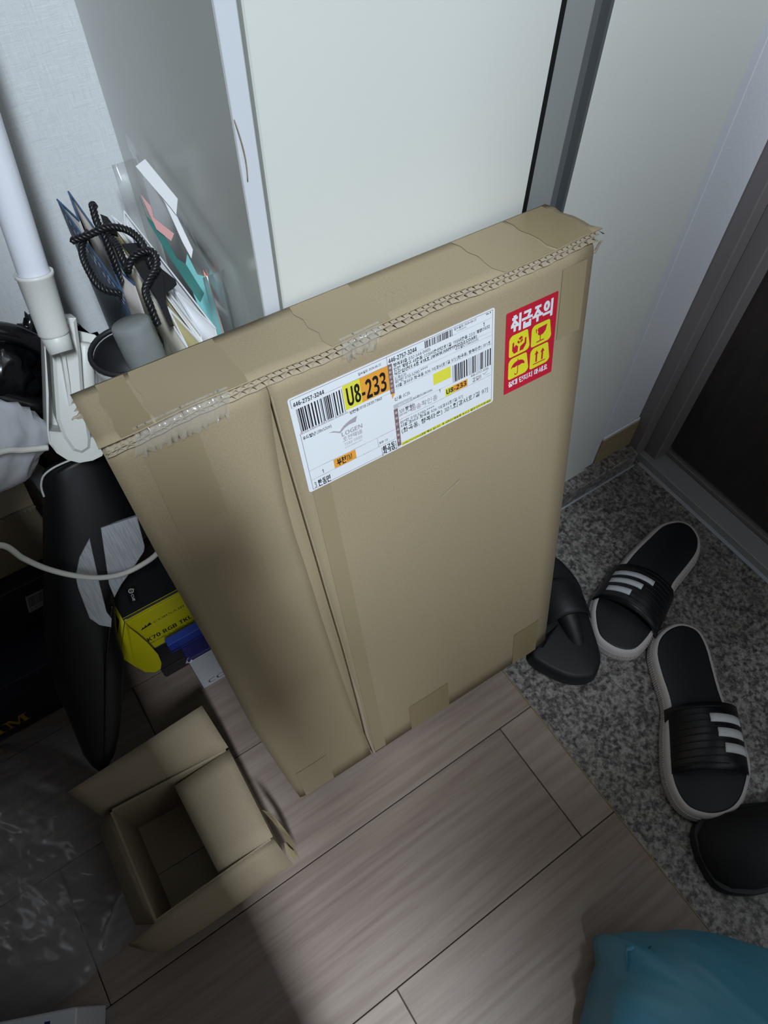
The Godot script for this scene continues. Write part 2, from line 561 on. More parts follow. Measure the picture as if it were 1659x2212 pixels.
func glyph(ch: String, f: String) -> Dictionary:
	var key := f + ch
	if not glyphs.has(key):
		var font := SystemFont.new()
		font.font_names = PackedStringArray(["Droid Serif" if f.begins_with("serif") else "Droid Sans"])
		font.font_weight = 700 if f.ends_with("b") else 400
		var tm := TextMesh.new()
		tm.font = font
		tm.text = ch
		tm.font_size = 64
		tm.pixel_size = 1.0 / 64.0
		tm.depth = 0.0
		tm.curve_step = 1.0
		tm.horizontal_alignment = HORIZONTAL_ALIGNMENT_LEFT
		tm.vertical_alignment = VERTICAL_ALIGNMENT_CENTER
		var tris := PackedVector2Array()
		var lo := Vector2(9, 9)
		var hi := Vector2(-9, -9)
		if tm.get_surface_count() > 0:
			var a := tm.surface_get_arrays(0)
			var vs: PackedVector3Array = a[Mesh.ARRAY_VERTEX]
			var ix: PackedInt32Array = a[Mesh.ARRAY_INDEX] if a[Mesh.ARRAY_INDEX] != null else PackedInt32Array(range(vs.size()))
			for i in ix:
				var p := Vector2(vs[i].x, vs[i].y)
				tris.append(p)
				lo = lo.min(p)
				hi = hi.max(p)
		glyphs[key] = {"tris": tris, "lo": lo, "hi": hi}
	return glyphs[key]

func fill_tri(im: Image, a: Vector2, b: Vector2, c: Vector2, col: Color):
	var y0 := int(floor(min(a.y, min(b.y, c.y))))
	var y1 := int(ceil(max(a.y, max(b.y, c.y))))
	for y in range(max(y0, 0), min(y1 + 1, im.get_height())):
		var yc := y + 0.5
		var x0 := 1e9
		var x1 := -1e9
		for e in [[a, b], [b, c], [c, a]]:
			var p: Vector2 = e[0]
			var q: Vector2 = e[1]
			if (p.y <= yc) != (q.y <= yc):
				var x := p.x + (q.x - p.x) * (yc - p.y) / (q.y - p.y)
				x0 = min(x0, x)
				x1 = max(x1, x)
		if x1 > x0:
			var i0 := int(round(x0))
			var w: int = int(round(x1)) - i0
			if w < 1: w = 1
			im.fill_rect(Rect2i(i0, y, w, 1), col)

func fill_poly(im: Image, pts: Array, col: Color):
	var p := PackedVector2Array(pts)
	var ix := Geometry2D.triangulate_polygon(p)
	for i in range(0, ix.size(), 3):
		fill_tri(im, p[ix[i]], p[ix[i + 1]], p[ix[i + 2]], col)

func stroke(im: Image, a: Vector2, b: Vector2, w: float, col: Color):
	var d := (b - a)
	if d.length() < 0.01: d = Vector2(0.01, 0)
	d = d.normalized() * w * 0.5
	var n := Vector2(-d.y, d.x)
	a -= d * 0.7
	b += d * 0.7
	fill_tri(im, a + n, b + n, b - n, col)
	fill_tri(im, a + n, b - n, a - n, col)

const JAMO := {
	"ㄱ": [[0.02, 0.06, 0.95, 0.06, 0.9, 0.5, 0.72, 1.0]], "ㄴ": [[0.06, 0.0, 0.06, 0.92, 1.0, 0.92]], "ㄷ": [[0.97, 0.06, 0.06, 0.06, 0.06, 0.94, 1.0, 0.94]],
	"ㄹ": [[0.05, 0.05, 0.94, 0.05, 0.94, 0.48, 0.06, 0.48, 0.06, 0.95, 1.0, 0.95]], "ㅁ": [[0.07, 0.06, 0.93, 0.06, 0.93, 0.94, 0.07, 0.94, 0.07, 0.06]],
	"ㅂ": [[0.08, 0.0, 0.08, 0.95, 0.92, 0.95, 0.92, 0.0], [0.08, 0.48, 0.92, 0.48]], "ㅅ": [[0.5, 0.02, 0.42, 0.45, 0.03, 1.0], [0.45, 0.42, 0.97, 1.0]],
	"ㅇ": [], "ㅈ": [[0.08, 0.08, 0.92, 0.08], [0.52, 0.08, 0.42, 0.5, 0.03, 1.0], [0.46, 0.46, 0.97, 1.0]], "ㅊ": [[0.35, 0.0, 0.65, 0.0], [0.08, 0.24, 0.92, 0.24], [0.52, 0.24, 0.42, 0.6, 0.03, 1.0], [0.46, 0.58, 0.97, 1.0]],
	"ㅋ": [[0.02, 0.06, 0.95, 0.06, 0.9, 0.5, 0.72, 1.0], [0.06, 0.5, 0.9, 0.46]], "ㅌ": [[0.97, 0.05, 0.06, 0.05, 0.06, 0.95, 1.0, 0.95], [0.06, 0.5, 0.95, 0.5]],
	"ㅍ": [[0.02, 0.06, 0.98, 0.06], [0.02, 0.94, 0.98, 0.94], [0.3, 0.06, 0.33, 0.94], [0.7, 0.06, 0.67, 0.94]], "ㅎ": [[0.32, 0.0, 0.68, 0.0], [0.05, 0.24, 0.95, 0.24]]}
const LEADS := "ㄱㄲㄴㄷㄸㄹㅁㅂㅃㅅㅆㅇㅈㅉㅊㅋㅌㅍㅎ"
const TAILS := " ㄱㄲㄳㄴㄵㄶㄷㄹㄺㄻㄼㄽㄾㄿㅀㅁㅂㅄㅅㅆㅇㅈㅊㅋㅌㅍㅎ"
# vowels: strokes for the standing part and the lying part
const STAND := {0: [[0.2, 0, 0.2, 1], [0.2, 0.45, 1, 0.45]], 1: [[0.1, 0, 0.1, 1], [0.1, 0.45, 0.8, 0.45], [0.85, 0, 0.85, 1]], 2: [[0.2, 0, 0.2, 1], [0.2, 0.33, 1, 0.33], [0.2, 0.6, 1, 0.6]], 4: [[0.85, 0, 0.85, 1], [0.0, 0.45, 0.85, 0.45]], 5: [[0.35, 0, 0.35, 1], [-0.2, 0.45, 0.35, 0.45], [0.9, 0, 0.9, 1]], 6: [[0.85, 0, 0.85, 1], [0.0, 0.3, 0.85, 0.3], [0.0, 0.6, 0.85, 0.6]], 7: [[0.35, 0, 0.35, 1], [-0.2, 0.3, 0.35, 0.3], [-0.2, 0.6, 0.35, 0.6], [0.9, 0, 0.9, 1]], 20: [[0.6, 0, 0.6, 1]]}
const LYING := {8: [[0.5, 0.0, 0.5, 0.8], [0, 0.85, 1, 0.85]], 12: [[0.33, 0.0, 0.33, 0.8], [0.67, 0.0, 0.67, 0.8], [0, 0.85, 1, 0.85]], 13: [[0, 0.15, 1, 0.15], [0.5, 0.15, 0.5, 1.0]], 17: [[0, 0.15, 1, 0.15], [0.33, 0.15, 0.33, 1.0], [0.67, 0.15, 0.67, 1.0]], 18: [[0, 0.5, 1, 0.5]]}
const PAIR := {9: [8, 0], 10: [8, 1], 11: [8, 20], 14: [13, 4], 15: [13, 5], 16: [13, 20], 19: [18, 20]}

func strokes_in(im: Image, paths: Array, r: Rect2, w: float, col: Color):
	for p in paths:
		for i in range(0, p.size() - 2, 2):
			stroke(im, r.position + Vector2(p[i], p[i + 1]) * r.size, r.position + Vector2(p[i + 2], p[i + 3]) * r.size, w, col)

func ring_in(im: Image, c: Vector2, rad: Vector2, w: float, col: Color):
	for i in 14:
		var a := TAU * i / 14.0
		var b := TAU * (i + 1) / 14.0
		stroke(im, c + Vector2(cos(a), sin(a)) * rad, c + Vector2(cos(b), sin(b)) * rad, w, col)

func jamo(im: Image, j: String, r: Rect2, w: float, col: Color):
	var twins := {"ㄲ": "ㄱ", "ㄸ": "ㄷ", "ㅃ": "ㅂ", "ㅆ": "ㅅ", "ㅉ": "ㅈ"}
	if twins.has(j):
		jamo(im, twins[j], Rect2(r.position, Vector2(r.size.x * 0.46, r.size.y)), w, col)
		jamo(im, twins[j], Rect2(r.position + Vector2(r.size.x * 0.54, 0), Vector2(r.size.x * 0.46, r.size.y)), w, col)
		return
	if j == "ㅇ": ring_in(im, r.get_center(), r.size * Vector2(0.42, 0.46), w, col)
	elif j == "ㅎ": ring_in(im, r.position + r.size * Vector2(0.5, 0.68), r.size * Vector2(0.32, 0.26), w, col)
	if JAMO.has(j): strokes_in(im, JAMO[j], r, w, col)

func hangul(im: Image, ch: String, o: Vector2, s: Vector2, w: float, col: Color):
	var n := ch.unicode_at(0) - 0xAC00
	var lead := LEADS[n / 588]
	var vow := (n % 588) / 28
	var tail := TAILS[n % 28]
	var has := n % 28 > 0
	var h := 0.56 if has else 0.94
	var lie := -1
	var std := -1
	if PAIR.has(vow):
		lie = PAIR[vow][0]
		std = PAIR[vow][1]
	elif LYING.has(vow): lie = vow
	else: std = vow
	var R := func(x: float, y: float, x1: float, y1: float) -> Rect2:
		return Rect2(o + Vector2(x, y) * s, Vector2(x1 - x, y1 - y) * s)
	if lie < 0:
		jamo(im, lead, R.call(0.05, 0.06, 0.52, h - 0.02 if has else 0.86), w, col)
		strokes_in(im, STAND.get(std, STAND[20]), R.call(0.64, 0.02, 0.95, h + 0.02), w, col)
	elif std < 0:
		var up: bool = lie in [8, 12]
		jamo(im, lead, R.call(0.2, 0.04, 0.8, h * (0.58 if not up else 0.52)), w, col)
		strokes_in(im, LYING[lie], R.call(0.02, h * 0.6, 0.98, h * 1.0), w, col)
	else:
		jamo(im, lead, R.call(0.08, 0.04, 0.56, h * 0.55), w, col)
		strokes_in(im, LYING[lie], R.call(0.02, h * 0.6, 0.66, h * 0.96), w, col)
		strokes_in(im, STAND[std], R.call(0.72, 0.0, 0.97, h + 0.02), w, col)
	if has: jamo(im, tail, R.call(0.16, 0.66, 0.88, 0.98), w, col)

# writes a line: x, base line y, width and height of a capital, all in millimetres times k pixels
func write(im: Image, k: float, s: String, x: float, y: float, w: float, h: float, col: Color, bold := 0.13, f := "sans"):
	var adv := []
	var sum := 0.0
	for ch in s:
		var a := 1.42
		if ch == " ": a = 0.42
		elif ch.unicode_at(0) < 0xAC00:
			var g := glyph(ch, f)
			a = (max(g.hi.x - g.lo.x, 0.02) + 0.085) / 0.72
			if ch >= "0" and ch <= "9": a = 0.80
		adv.append(a)
		sum += a
	var u := w / sum
	var cx := x
	for i in s.length():
		var ch := s[i]
		var aw: float = adv[i] * u
		if ch.unicode_at(0) >= 0xAC00:
			hangul(im, ch, Vector2(cx + aw * 0.04, y - h * 1.12) * k, Vector2(aw * 0.9, h * 1.22) * k, bold * h * k, col)
		elif ch != " ":
			var g := glyph(ch, f)
			var sc := Vector2(u / 0.72, h / 0.714) * k
			var cap := glyph("H", f)
			var ox: float = cx * k - g.lo.x * sc.x + 0.05 * sc.x
			if ch >= "0" and ch <= "9": ox = (cx + aw * 0.5) * k - (g.lo.x + g.hi.x) * 0.5 * sc.x
			var t: PackedVector2Array = g.tris
			for j in range(0, t.size(), 3):
				var q := []
				for e in 3:
					q.append(Vector2(ox + t[j + e].x * sc.x, y * k - (t[j + e].y - cap.lo.y) * sc.y))
				fill_tri(im, q[0], q[1], q[2], col)
		cx += aw

func bars(im: Image, k: float, x: float, y: float, w: float, h: float, sd: int, col: Color):
	var rg := RandomNumberGenerator.new()
	rg.seed = sd
	var at := 0.0
	var unit := w / 92.0
	while at < w:
		var b := unit * rg.randi_range(1, 3)
		im.fill_rect(Rect2i(int((x + at) * k), int(y * k), max(1, int(min(b, w - at) * k)), int(h * k)), col)
		at += b + unit * rg.randi_range(1, 3)

func rect(im: Image, k: float, x: float, y: float, x1: float, y1: float, col: Color):
	im.fill_rect(Rect2i(int(x * k), int(y * k), max(1, int((x1 - x) * k)), max(1, int((y1 - y) * k))), col)

func picture(im: Image, rough := 0.4) -> StandardMaterial3D:
	var m := mat(Color(1, 1, 1), rough)
	m.albedo_texture = ImageTexture.create_from_image(im)
	return m

func label_image() -> Image:
	var k := 9.9
	var im := Image.create(2030, 1010, false, Image.FORMAT_RGB8)
	var white := rgb8(236, 239, 244)
	var ink := rgb8(24, 20, 26)
	var mauve := rgb8(128, 108, 118)
	var pale := rgb8(176, 166, 176)
	var orange := rgb8(240, 166, 60)
	var yellow := rgb8(232, 226, 70)
	im.fill(white)
	var L := func(x, y, x1, y1, c, t = 0.25):
		stroke(im, Vector2(x, y) * k, Vector2(x1, y1) * k, t * k, c)
	# frame
	L.call(2.2, 1.8, 202.8, 1.8, mauve, 0.4)
	L.call(2.2, 1.8, 2.2, 9.6, mauve, 0.4)
	L.call(202.8, 1.8, 202.8, 100, mauve, 0.4)
	L.call(4.2, 37, 4.2, 100, mauve, 0.4)
	L.call(4.2, 100.3, 97, 100.3, mauve, 0.4)
	L.call(2.2, 9.6, 33, 9.6, pale)
	L.call(33, 9.6, 93, 9.9, mauve)
	L.call(3.2, 37.6, 93, 37.6, mauve)
	L.call(4.4, 78.5, 94, 78.2, mauve)
	L.call(4.6, 89.4, 94, 89.0, mauve)
	L.call(74, 78.4, 74.4, 89, mauve)
	L.call(92.4, 1.8, 92.6, 9.5, mauve, 0.4)
	for y in [9.6, 23.2, 27.2, 36.8, 58.4]: L.call(97, y, 203, y - 0.6, pale)
	L.call(97, 55.8, 136, 55.4, mauve)
	L.call(97, 70.4, 203, 69.2, mauve)
	# left half
	write(im, k, "446-2757-3244", 3.8, 9.4, 28.4, 4.0, ink, 0.13, "sansb")
	bars(im, k, 5.4, 12.4, 43, 23.2, 3, ink)
	rect(im, k, 48.4, 10.0, 65.0, 34.8, yellow)
	rect(im, k, 65.0, 10.0, 92.8, 34.5, orange)
	write(im, k, "U8", 50.6, 32.2, 14.2, 18.0, ink, 0.2, "sansb")
	write(im, k, "-233", 64.8, 33.2, 25.4, 18.6, ink, 0.2, "sansb")
	write(im, k, "접수일자 2026-06-22", 64.5, 7.0, 22.2, 2.1, ink)
	write(im, k, "정현종/010-2630-7860", 51.2, 40.2, 32.6, 2.5, ink, 0.15)
	write(im, k, "개인정보 유출방지를 위해 운송장은 폐기바랍니다", 4.2, 37.4, 45.5, 1.7, mauve, 0.12)
	write(im, k, "우드월넛 (38x52cm)", 5.4, 44.2, 27.4, 3.0, ink, 0.15)
	# carrier mark: a gull stroke
	fill_poly(im, [Vector2(29, 48.6) * k, Vector2(34, 49.4) * k, Vector2(39.2, 52.6) * k, Vector2(44, 48.6) * k, Vector2(50, 46.0) * k, Vector2(57.8, 44.6) * k, Vector2(55.8, 50.2) * k, Vector2(49, 50.0) * k, Vector2(44.5, 51.4) * k, Vector2(39.6, 54.6) * k, Vector2(35, 51.4) * k], pale)
	write(im, k, "LOGEN", 40.2, 59.2, 21.4, 4.4, pale, 0.15, "sansb")
	write(im, k, "로젠택배", 40.6, 65.0, 20, 4.0, pale, 0.14)
	write(im, k, "1588-9988", 41, 70.0, 18.6, 3.0, pale)
	write(im, k, "www.ilogen.com", 41.2, 72.8, 18, 1.4, pale)
	rect(im, k, 28.4, 79.0, 51.0, 89.0, orange)
	write(im, k, "부천TM", 31.4, 87.4, 15.4, 6.2, ink, 0.15)
	write(im, k, "1", 15.8, 87.6, 2.0, 4.2, ink, 0.2, "sansb")
	write(im, k, "품명 1건", 75.2, 86.4, 9.6, 2.0, ink)
	write(im, k, "[화곡동]", 76.8, 99.4, 16, 7.6, ink, 0.12)
	write(im, k, "3 한동민", 6.0, 99.6, 17, 6.2, ink, 0.13)
	# the strip between the halves
	rect(im, k, 92.6, 9.6, 97.0, 39.4, rgb8(132, 104, 104))
	fill_poly(im, [Vector2(93.4, 39.4) * k, Vector2(97.2, 39.4) * k, Vector2(93.8, 45.0) * k], orange)
	rect(im, k, 94.0, 56.8, 98.2, 99.4, rgb8(132, 104, 104))
	var down := "송하인수하인"
	for i in 6: write(im, k, down[i], 93.2, 14 + i * 4.6, 3.2, 2.2, white)
	for i in 6: write(im, k, down[i], 94.5, 62 + i * 6.4, 3.2, 2.4, white)
	# right half
	write(im, k, "446-2757-3244", 93.8, 8.6, 28.4, 4.2, ink, 0.13, "sansb")
	bars(im, k, 130.6, 2.9, 28.6, 6.8, 8, ink)
	write(im, k, "접수일자 2026-06-22", 161, 5.0, 24, 2.1, ink)
	write(im, k, "LOGEN", 164, 7.6, 10, 1.6, pale, 0.13, "sansb")
	write(im, k, "No. 8", 195.4, 4.2, 5.4, 1.6, ink, 0.2, "sansb")
	write(im, k, "1", 192, 14.4, 2.2, 4.2, ink, 0.2, "sansb")
	write(im, k, "행복퍼즐 032-544-0405", 98, 13.9, 38, 2.9, ink, 0.15)
	write(im, k, "인천 계양구 서운동 222[서운산단로1길 19](서운동 222) 계양DSE지", 98, 18.2, 102, 2.9, ink, 0.15)
	write(im, k, "식산업센터 4층 418호 (WWW.HAPPYPUZZLE.CO.KR)", 98, 22.4, 87.4, 2.9, ink, 0.15, "sansb")
	write(im, k, "신용(C)5", 98, 26.6, 12, 2.2, ink)
	write(im, k, "우드월넛 (38x52cm)", 161.6, 25.4, 25.4, 2.1, ink)
	write(im, k, "이*민 010-5290-****", 98.2, 30.8, 34, 2.8, ink, 0.14)
	write(im, k, "서울 강서구 화곡동 926-10[강서로7길 97] (화곡동, 행복타운) 301호", 98.2, 35.2, 103, 2.8, ink, 0.14)
	rect(im, k, 137.2, 38.9, 156.2, 51.0, yellow)
	bars(im, k, 158.4, 39.8, 43.2, 18.0, 15, ink)
	write(im, k, "446-2757-3244", 178.4, 61.4, 20.4, 2.4, ink)
	write(im, k, "갑얼B", 180, 67.6, 10.4, 4.0, mauve, 0.12)
	fill_poly(im, [Vector2(191, 62.6) * k, Vector2(194, 64.4) * k, Vector2(200.5, 60.8) * k, Vector2(194.2, 65.6) * k], pale)
	write(im, k, "LOGEN", 194.4, 67.4, 6, 1.3, pale)
	write(im, k, "신용 (C)5", 95.6, 48.0, 16.4, 3.0, ink, 0.14)
	rect(im, k, 94.2, 51.8, 113.8, 56.6, rgb8(196, 194, 202))
	write(im, k, "배송확인증", 99, 55.6, 13, 2.2, white)
	write(im, k, "우드월넛2 (38x52cm)", 114.4, 55.4, 20.6, 1.9, ink)
	write(im, k, "배송확인용", 111, 67.4, 30, 4.8, pale, 0.15)
	write(im, k, "1", 142.6, 61.6, 1.8, 3.6, ink, 0.2, "sansb")
	rect(im, k, 149.4, 61.0, 158.2, 69.5, yellow)
	rect(im, k, 158.2, 61.1, 174.6, 68.9, orange)
	write(im, k, "U8-233", 150.2, 67.6, 23.4, 5.2, ink, 0.16, "sansb")
	write(im, k, "320 행*퍼*", 99, 63.4, 17, 3.4, ink, 0.14)
	write(im, k, "032-544-****", 99, 66.8, 14, 2.2, ink)
	write(im, k, "이*민 010-5290-****", 99.2, 75.6, 37.4, 2.8, ink, 0.14)
	write(im, k, "서울 강서구 화곡동 926-10[강서로7길 97]", 99.2, 79.6, 69.8, 3.0, ink, 0.14)
	write(im, k, "(화곡동, 행복타운) 301호[강서로7길 97]", 99.6, 86.6, 99, 4.6, ink, 0.13)
	rect(im, k, 98.6, 97.2, 203.0, 100.6, yellow)
	write(im, k, "(44627573244)대형 택자 입니다. 꼭 세워서 배송해 주시고 절대 던지지마세요", 99.4, 100.2, 103, 2.3, ink, 0.15)
	return im

func sticker_image() -> Image:
	# 59.5 by 88 millimetres
	var k := 14.0
	var im := Image.create(833, 1232, false, Image.FORMAT_RGB8)
	var red := rgb8(196, 30, 52)
	var yel := rgb8(228, 222, 46)
	var white := rgb8(232, 232, 240)
	im.fill(red)
	write(im, k, "취급주의", 6.0, 21.0, 49, 13.6, white, 0.2)
	var P := func(x, y): return Vector2(x, y) * k
	for c in [[4.6, 25.2], [30.6, 25.2], [4.6, 50.0], [30.6, 50.0]]:
		var pts := []
		for q in [[c[0] + 5, c[1] + 5, PI], [c[0] + 19.2, c[1] + 2.4, 1.5 * PI], [c[0] + 19.2, c[1] + 17.8, 0.0], [c[0] + 2.4, c[1] + 20.6, 0.5 * PI]]:
			var r: float = 5.0 if (q[2] == PI or q[2] == 0.0) else 2.4
			for i in 7:
				var a: float = q[2] + 0.5 * PI * i / 6.0
				pts.append(P.call(q[0] + r * cos(a), q[1] + r * sin(a)))
		fill_poly(im, pts, yel)
	# hands with a parcel
	fill_poly(im, [P.call(8.4, 33.5), P.call(10.2, 33.0), P.call(10.4, 38.6), P.call(12.6, 36.6), P.call(15.2, 39.4), P.call(14.8, 45.0), P.call(10.6, 45.6), P.call(8.2, 41.6)], red)
	fill_poly(im, [P.call(24.6, 33.2), P.call(22.8, 33.2), P.call(22.6, 38.0), P.call(17.6, 40.4), P.call(17.0, 45.2), P.call(21.4, 45.2), P.call(24.8, 40.0)], red)
	fill_poly(im, [P.call(15.2, 31.4), P.call(18.4, 29.6), P.call(20.6, 31.6), P.call(17.4, 33.6)], red)
	fill_poly(im, [P.call(14.2, 33.0), P.call(16.8, 34.4), P.call(16.8, 37.0), P.call(14.2, 35.6)], red)
	fill_poly(im, [P.call(17.6, 34.4), P.call(20.4, 32.6), P.call(20.4, 35.2), P.call(17.6, 37.0)], red)
	# broken glass
	fill_poly(im, [P.call(38.4, 30.0), P.call(49.0, 29.4), P.call(47.6, 35.6), P.call(44.4, 38.6), P.call(40.2, 38.6), P.call(38.2, 36.4), P.call(38.8, 34.0), P.call(37.6, 32.8)], red)
	fill_poly(im, [P.call(35.2, 30.6), P.call(37.2, 30.2), P.call(36.6, 33.0), P.call(37.4, 34.4), P.call(36.4, 35.0)], red)
	stroke(im, P.call(41.6, 38), P.call(41.6, 44.0), 1.1 * k, red)
	stroke(im, P.call(37.4, 44.6), P.call(45.8, 44.6), 1.2 * k, red)
	# umbrella
	var um := []
	for i in 13:
		var a := PI + PI * i / 12.0
		um.append(P.call(16.0 + 8.2 * cos(a), 61.8 + 6.8 * sin(a)))
	for i in 5: um.append(P.call(20.4 - i * 2.7, 60.4 + (0.9 if i % 2 else 0.0)))
	fill_poly(im, um, red)
	stroke(im, P.call(15.8, 53.6), P.call(15.8, 68.4), 1.0 * k, red)
	ring_in_half(im, P.call(14.2, 68.4), 1.6 * k, 1.0 * k, red)
	# arrows
	for x in [38.4, 45.6]:
		stroke(im, P.call(x, 57.0), P.call(x, 66.2), 2.0 * k, red)
		fill_poly(im, [P.call(x - 2.6, 58.2), P.call(x, 54.0), P.call(x + 2.6, 58.2)], red)
	stroke(im, P.call(35.0, 68.6), P.call(49.4, 68.6), 1.1 * k, red)
	write(im, k, "절대 던지지 마세요", 5.2, 81.2, 48.6, 5.0, white, 0.19)
	return im

func ring_in_half(im: Image, c: Vector2, r: float, w: float, col: Color):
	for i in 7:
		var a := PI * i / 7.0
		var b := PI * (i + 1) / 7.0
		stroke(im, c + Vector2(cos(a), sin(a)) * r, c + Vector2(cos(b), sin(b)) * r, w, col)

# ================= the parcel
func along(tab: Array, t: float) -> float:
	for i in tab.size() - 1:
		if t <= tab[i + 1][0]:
			return lerp(float(tab[i][1]), float(tab[i + 1][1]), clampf((t - tab[i][0]) / (tab[i + 1][0] - tab[i][0]), 0, 1))
	return tab[-1][1]

const PW := 0.4509
const PH := 0.6431
const PT := 0.0724
const EDGE_L := [[0.0, 0.0200], [0.06, 0.0152], [0.12, 0.0114], [0.22, 0.0052], [0.39, 0.0035], [0.53, -0.0008], [0.66, -0.0021]]
const SEAM_L := [[0.0, 0.1322], [0.0134, 0.1319], [0.0607, 0.1298], [0.1409, 0.1236], [0.2353, 0.1207], [0.3345, 0.1175], [0.4222, 0.1159], [0.4836, 0.1133], [0.5317, 0.1139], [0.5734, 0.117], [0.6073, 0.1198], [0.63, 0.1232], [0.66, 0.124]]
const SEAM_R := [[0.0, 0.1352], [0.0056, 0.1352], [0.0589, 0.1312], [0.1323, 0.1314], [0.2623, 0.1306], [0.3711, 0.1279], [0.4438, 0.1267], [0.5034, 0.1253], [0.5572, 0.1244], [0.593, 0.1239], [0.66, 0.1237]]

func parcel():
	var u := V(0.99979199, 0, 0.02039537)
	var v := V(0.00397865, 0.98078805, -0.19503583)
	var w := V(-0.02000353, 0.1950764, 0.98058404)
	var t := thing("parcel_box", "large flat brown corrugated cardboard parcel leaning upright against the white cabinet", "box", V(0.01049034, 0.01411511, -0.23152468), Basis(u, v, w))
	var rg := RandomNumberGenerator.new()
	rg.seed = 4
	# body
	var st := begin()
	var rings := []
	for y in [0.003, 0.06, 0.12, 0.22, 0.39, 0.53, 0.6405]:
		var l := along(EDGE_L, y) + 0.0012
		rings.append([V(l, y, -PT), V(PW - 0.0015, y, -PT), V(PW - 0.0015, y, -0.0072), V(l, y, -0.0072)])
	loft(st, rings)
	obj("body", st, M.kraft, t)
	# front flaps
	var rows := [0.0, 0.03, 0.06, 0.09, 0.12, 0.17, 0.22, 0.28, 0.34, 0.39, 0.44, 0.48, 0.53, 0.57, 0.60, 0.615, 0.628, 0.634]
	var fold := [[0.6385, -0.0006], [0.6412, -0.0026], [0.6424, -0.006], [0.6424, -0.012]]
	st = begin(true)
	var g := []
	for y in rows: g.append(left_row(y, y, 0.0))
	for f in fold: g.append(left_row(0.634, f[0], f[1]))
	sheet(st, g, V(0, 0, -0.0052))
	obj("front_flap", st, M.kraft, t)
	st = begin(true)
	g = []
	for y in rows: g.append(right_row(y, y, 0.0))
	for f in fold: g.append(right_row(0.634, f[0], f[1]))
	sheet(st, g, V(0, 0, -0.0052))
	obj("front_flap", st, M.kraft, t)
	# cut edge strips of the flaps' facing paper
	st = begin()
	for i in rows.size() - 1:
		var a := V(along(SEAM_R, rows[i]), rows[i], flap_r(along(SEAM_R, rows[i]), rows[i]) + 0.0004)
		var b := V(along(SEAM_R, rows[i + 1]), rows[i + 1], flap_r(along(SEAM_R, rows[i + 1]), rows[i + 1]) + 0.0004)
		var w0: float = 0.0032 if rows[i] < 0.2 else 0.0008
		var w1: float = 0.0032 if rows[i + 1] < 0.2 else 0.0008
		quad(st, a, a + V(w0, 0, 0), b + V(w1, 0, 0), b)
	obj("torn_facing", st, M.kraft_cut, t)
	# top flap of double-wall board
	var zf := func(s: float) -> float:
		return 0.0012 + 0.0012 * sin(s * 61.0) * sin(s * 23.0 + 1.0)
	var yo := func(s: float) -> float:
		# the crushed left end hangs a little
		return -0.002 * smoothstep(0.13, 0.0, s) + 0.0012 * sin(s * 30.0)
	st = begin(true)
	g = []
	for j in 7:
		var row := []
		for i in 47:
			var s := -0.003 + (PW + 0.006) * i / 46.0
			var z: float = lerp(-PT, zf.call(s), j / 6.0)
			if i == 46: s += 0.0018 * sin(j * 2.3)
			if i == 0: s += 0.0012 * sin(j * 3.1)
			row.append(V(s, PH + 0.0104 + yo.call(s) * j / 6.0, z))
		g.append(row)
	sheet(st, g, V(0, -0.0007, 0))
	var top := obj("top_flap", st, M.kraft, t)
	st = begin(true)
	for lv in [0.0002, 0.0058]:
		g = []
		for j in 2:
			var row := []
			for i in 91:
				var s := -0.001 + (PW + 0.002) * i / 90.0
				var squash := 1.0 - 0.35 * smoothstep(0.13, 0.05, s)
				row.append(V(s, PH + lv * squash + yo.call(s), (zf.call(s) + 0.0006 * sin(i * 1.7)) if j else -0.0345))
			g.append(row)
		sheet(st, g, V(0, 0.00045, 0))
	obj("liner", st, M.kraft_cut, top)
	for fl in [[0.0004, 0.0056, 0.0078], [0.0062, 0.0096, 0.0058]]:
		st = begin(true)
		g = []
		for j in 2:
			var row := []
			var n := 560
			for i in n:
				var s := 0.0 + PW * i / (n - 1.0)
				var squash := 1.0 - 0.4 * smoothstep(0.13, 0.05, s)
				var wob := s + 0.0012 * sin(s * 90.0 + fl[0] * 900.0)
				var y: float = lerp(float(fl[0]), float(fl[1]), 0.5 + 0.5 * sin(TAU * wob / fl[2])) * squash
				row.append(V(s, PH + y + yo.call(s), (zf.call(s) + 0.0004 * sin(i * 0.37)) if j else -0.0342))
			g.append(row)
		sheet(st, g, V(0, 0.00035, 0))
		obj("flute", st, M.kraft_cut, top)
	st = begin()
	rbox(st, V(0.001, PH - 0.0008, -PT + 0.001), V(PW - 0.001, PH + 0.0072, -0.0340), 0.0003)
	obj("board_core", st, M.kraft, top)
	# ragged paper at both ends
	for i in 9:
		st = begin()
		var z := -PT + 0.004 + i * 0.0085
		var l := rg.randf_range(0.001, 0.006)
		fan(st, [V(PW + 0.0010, PH + 0.0102, z), V(PW + 0.0025 + l, PH + 0.0092 + rg.randf_range(-0.003, 0.001), z + 0.003), V(PW + 0.0022 + l * 0.6, PH + 0.0088, z + 0.006), V(PW + 0.0010, PH + 0.0102, z + 0.009)])
		obj("torn_paper", st, M.kraft_cut, t)
	var p := []
	for i in 8: p.append(V(PW - 0.001 + i * 0.0011, PH - 0.016 + i * 0.0022 + 0.002 * sin(i * 1.4), -0.006 + 0.001 * i))
	st = begin(true)
	tube(st, p, 0.0016, 0.0009, 5)
	obj("torn_paper", st, M.kraft_cut, t)
	for i in 3:
		st = begin()
		var z := -PT + 0.006 + i * 0.011
		fan(st, [V(-0.0022, PH + 0.0098, z), V(-0.004 - rg.randf_range(0.0, 0.003), PH + 0.0085, z + 0.003), V(-0.0022, PH + 0.0098, z + 0.007)])
		obj("torn_paper", st, M.kraft_cut, t)
	p = []
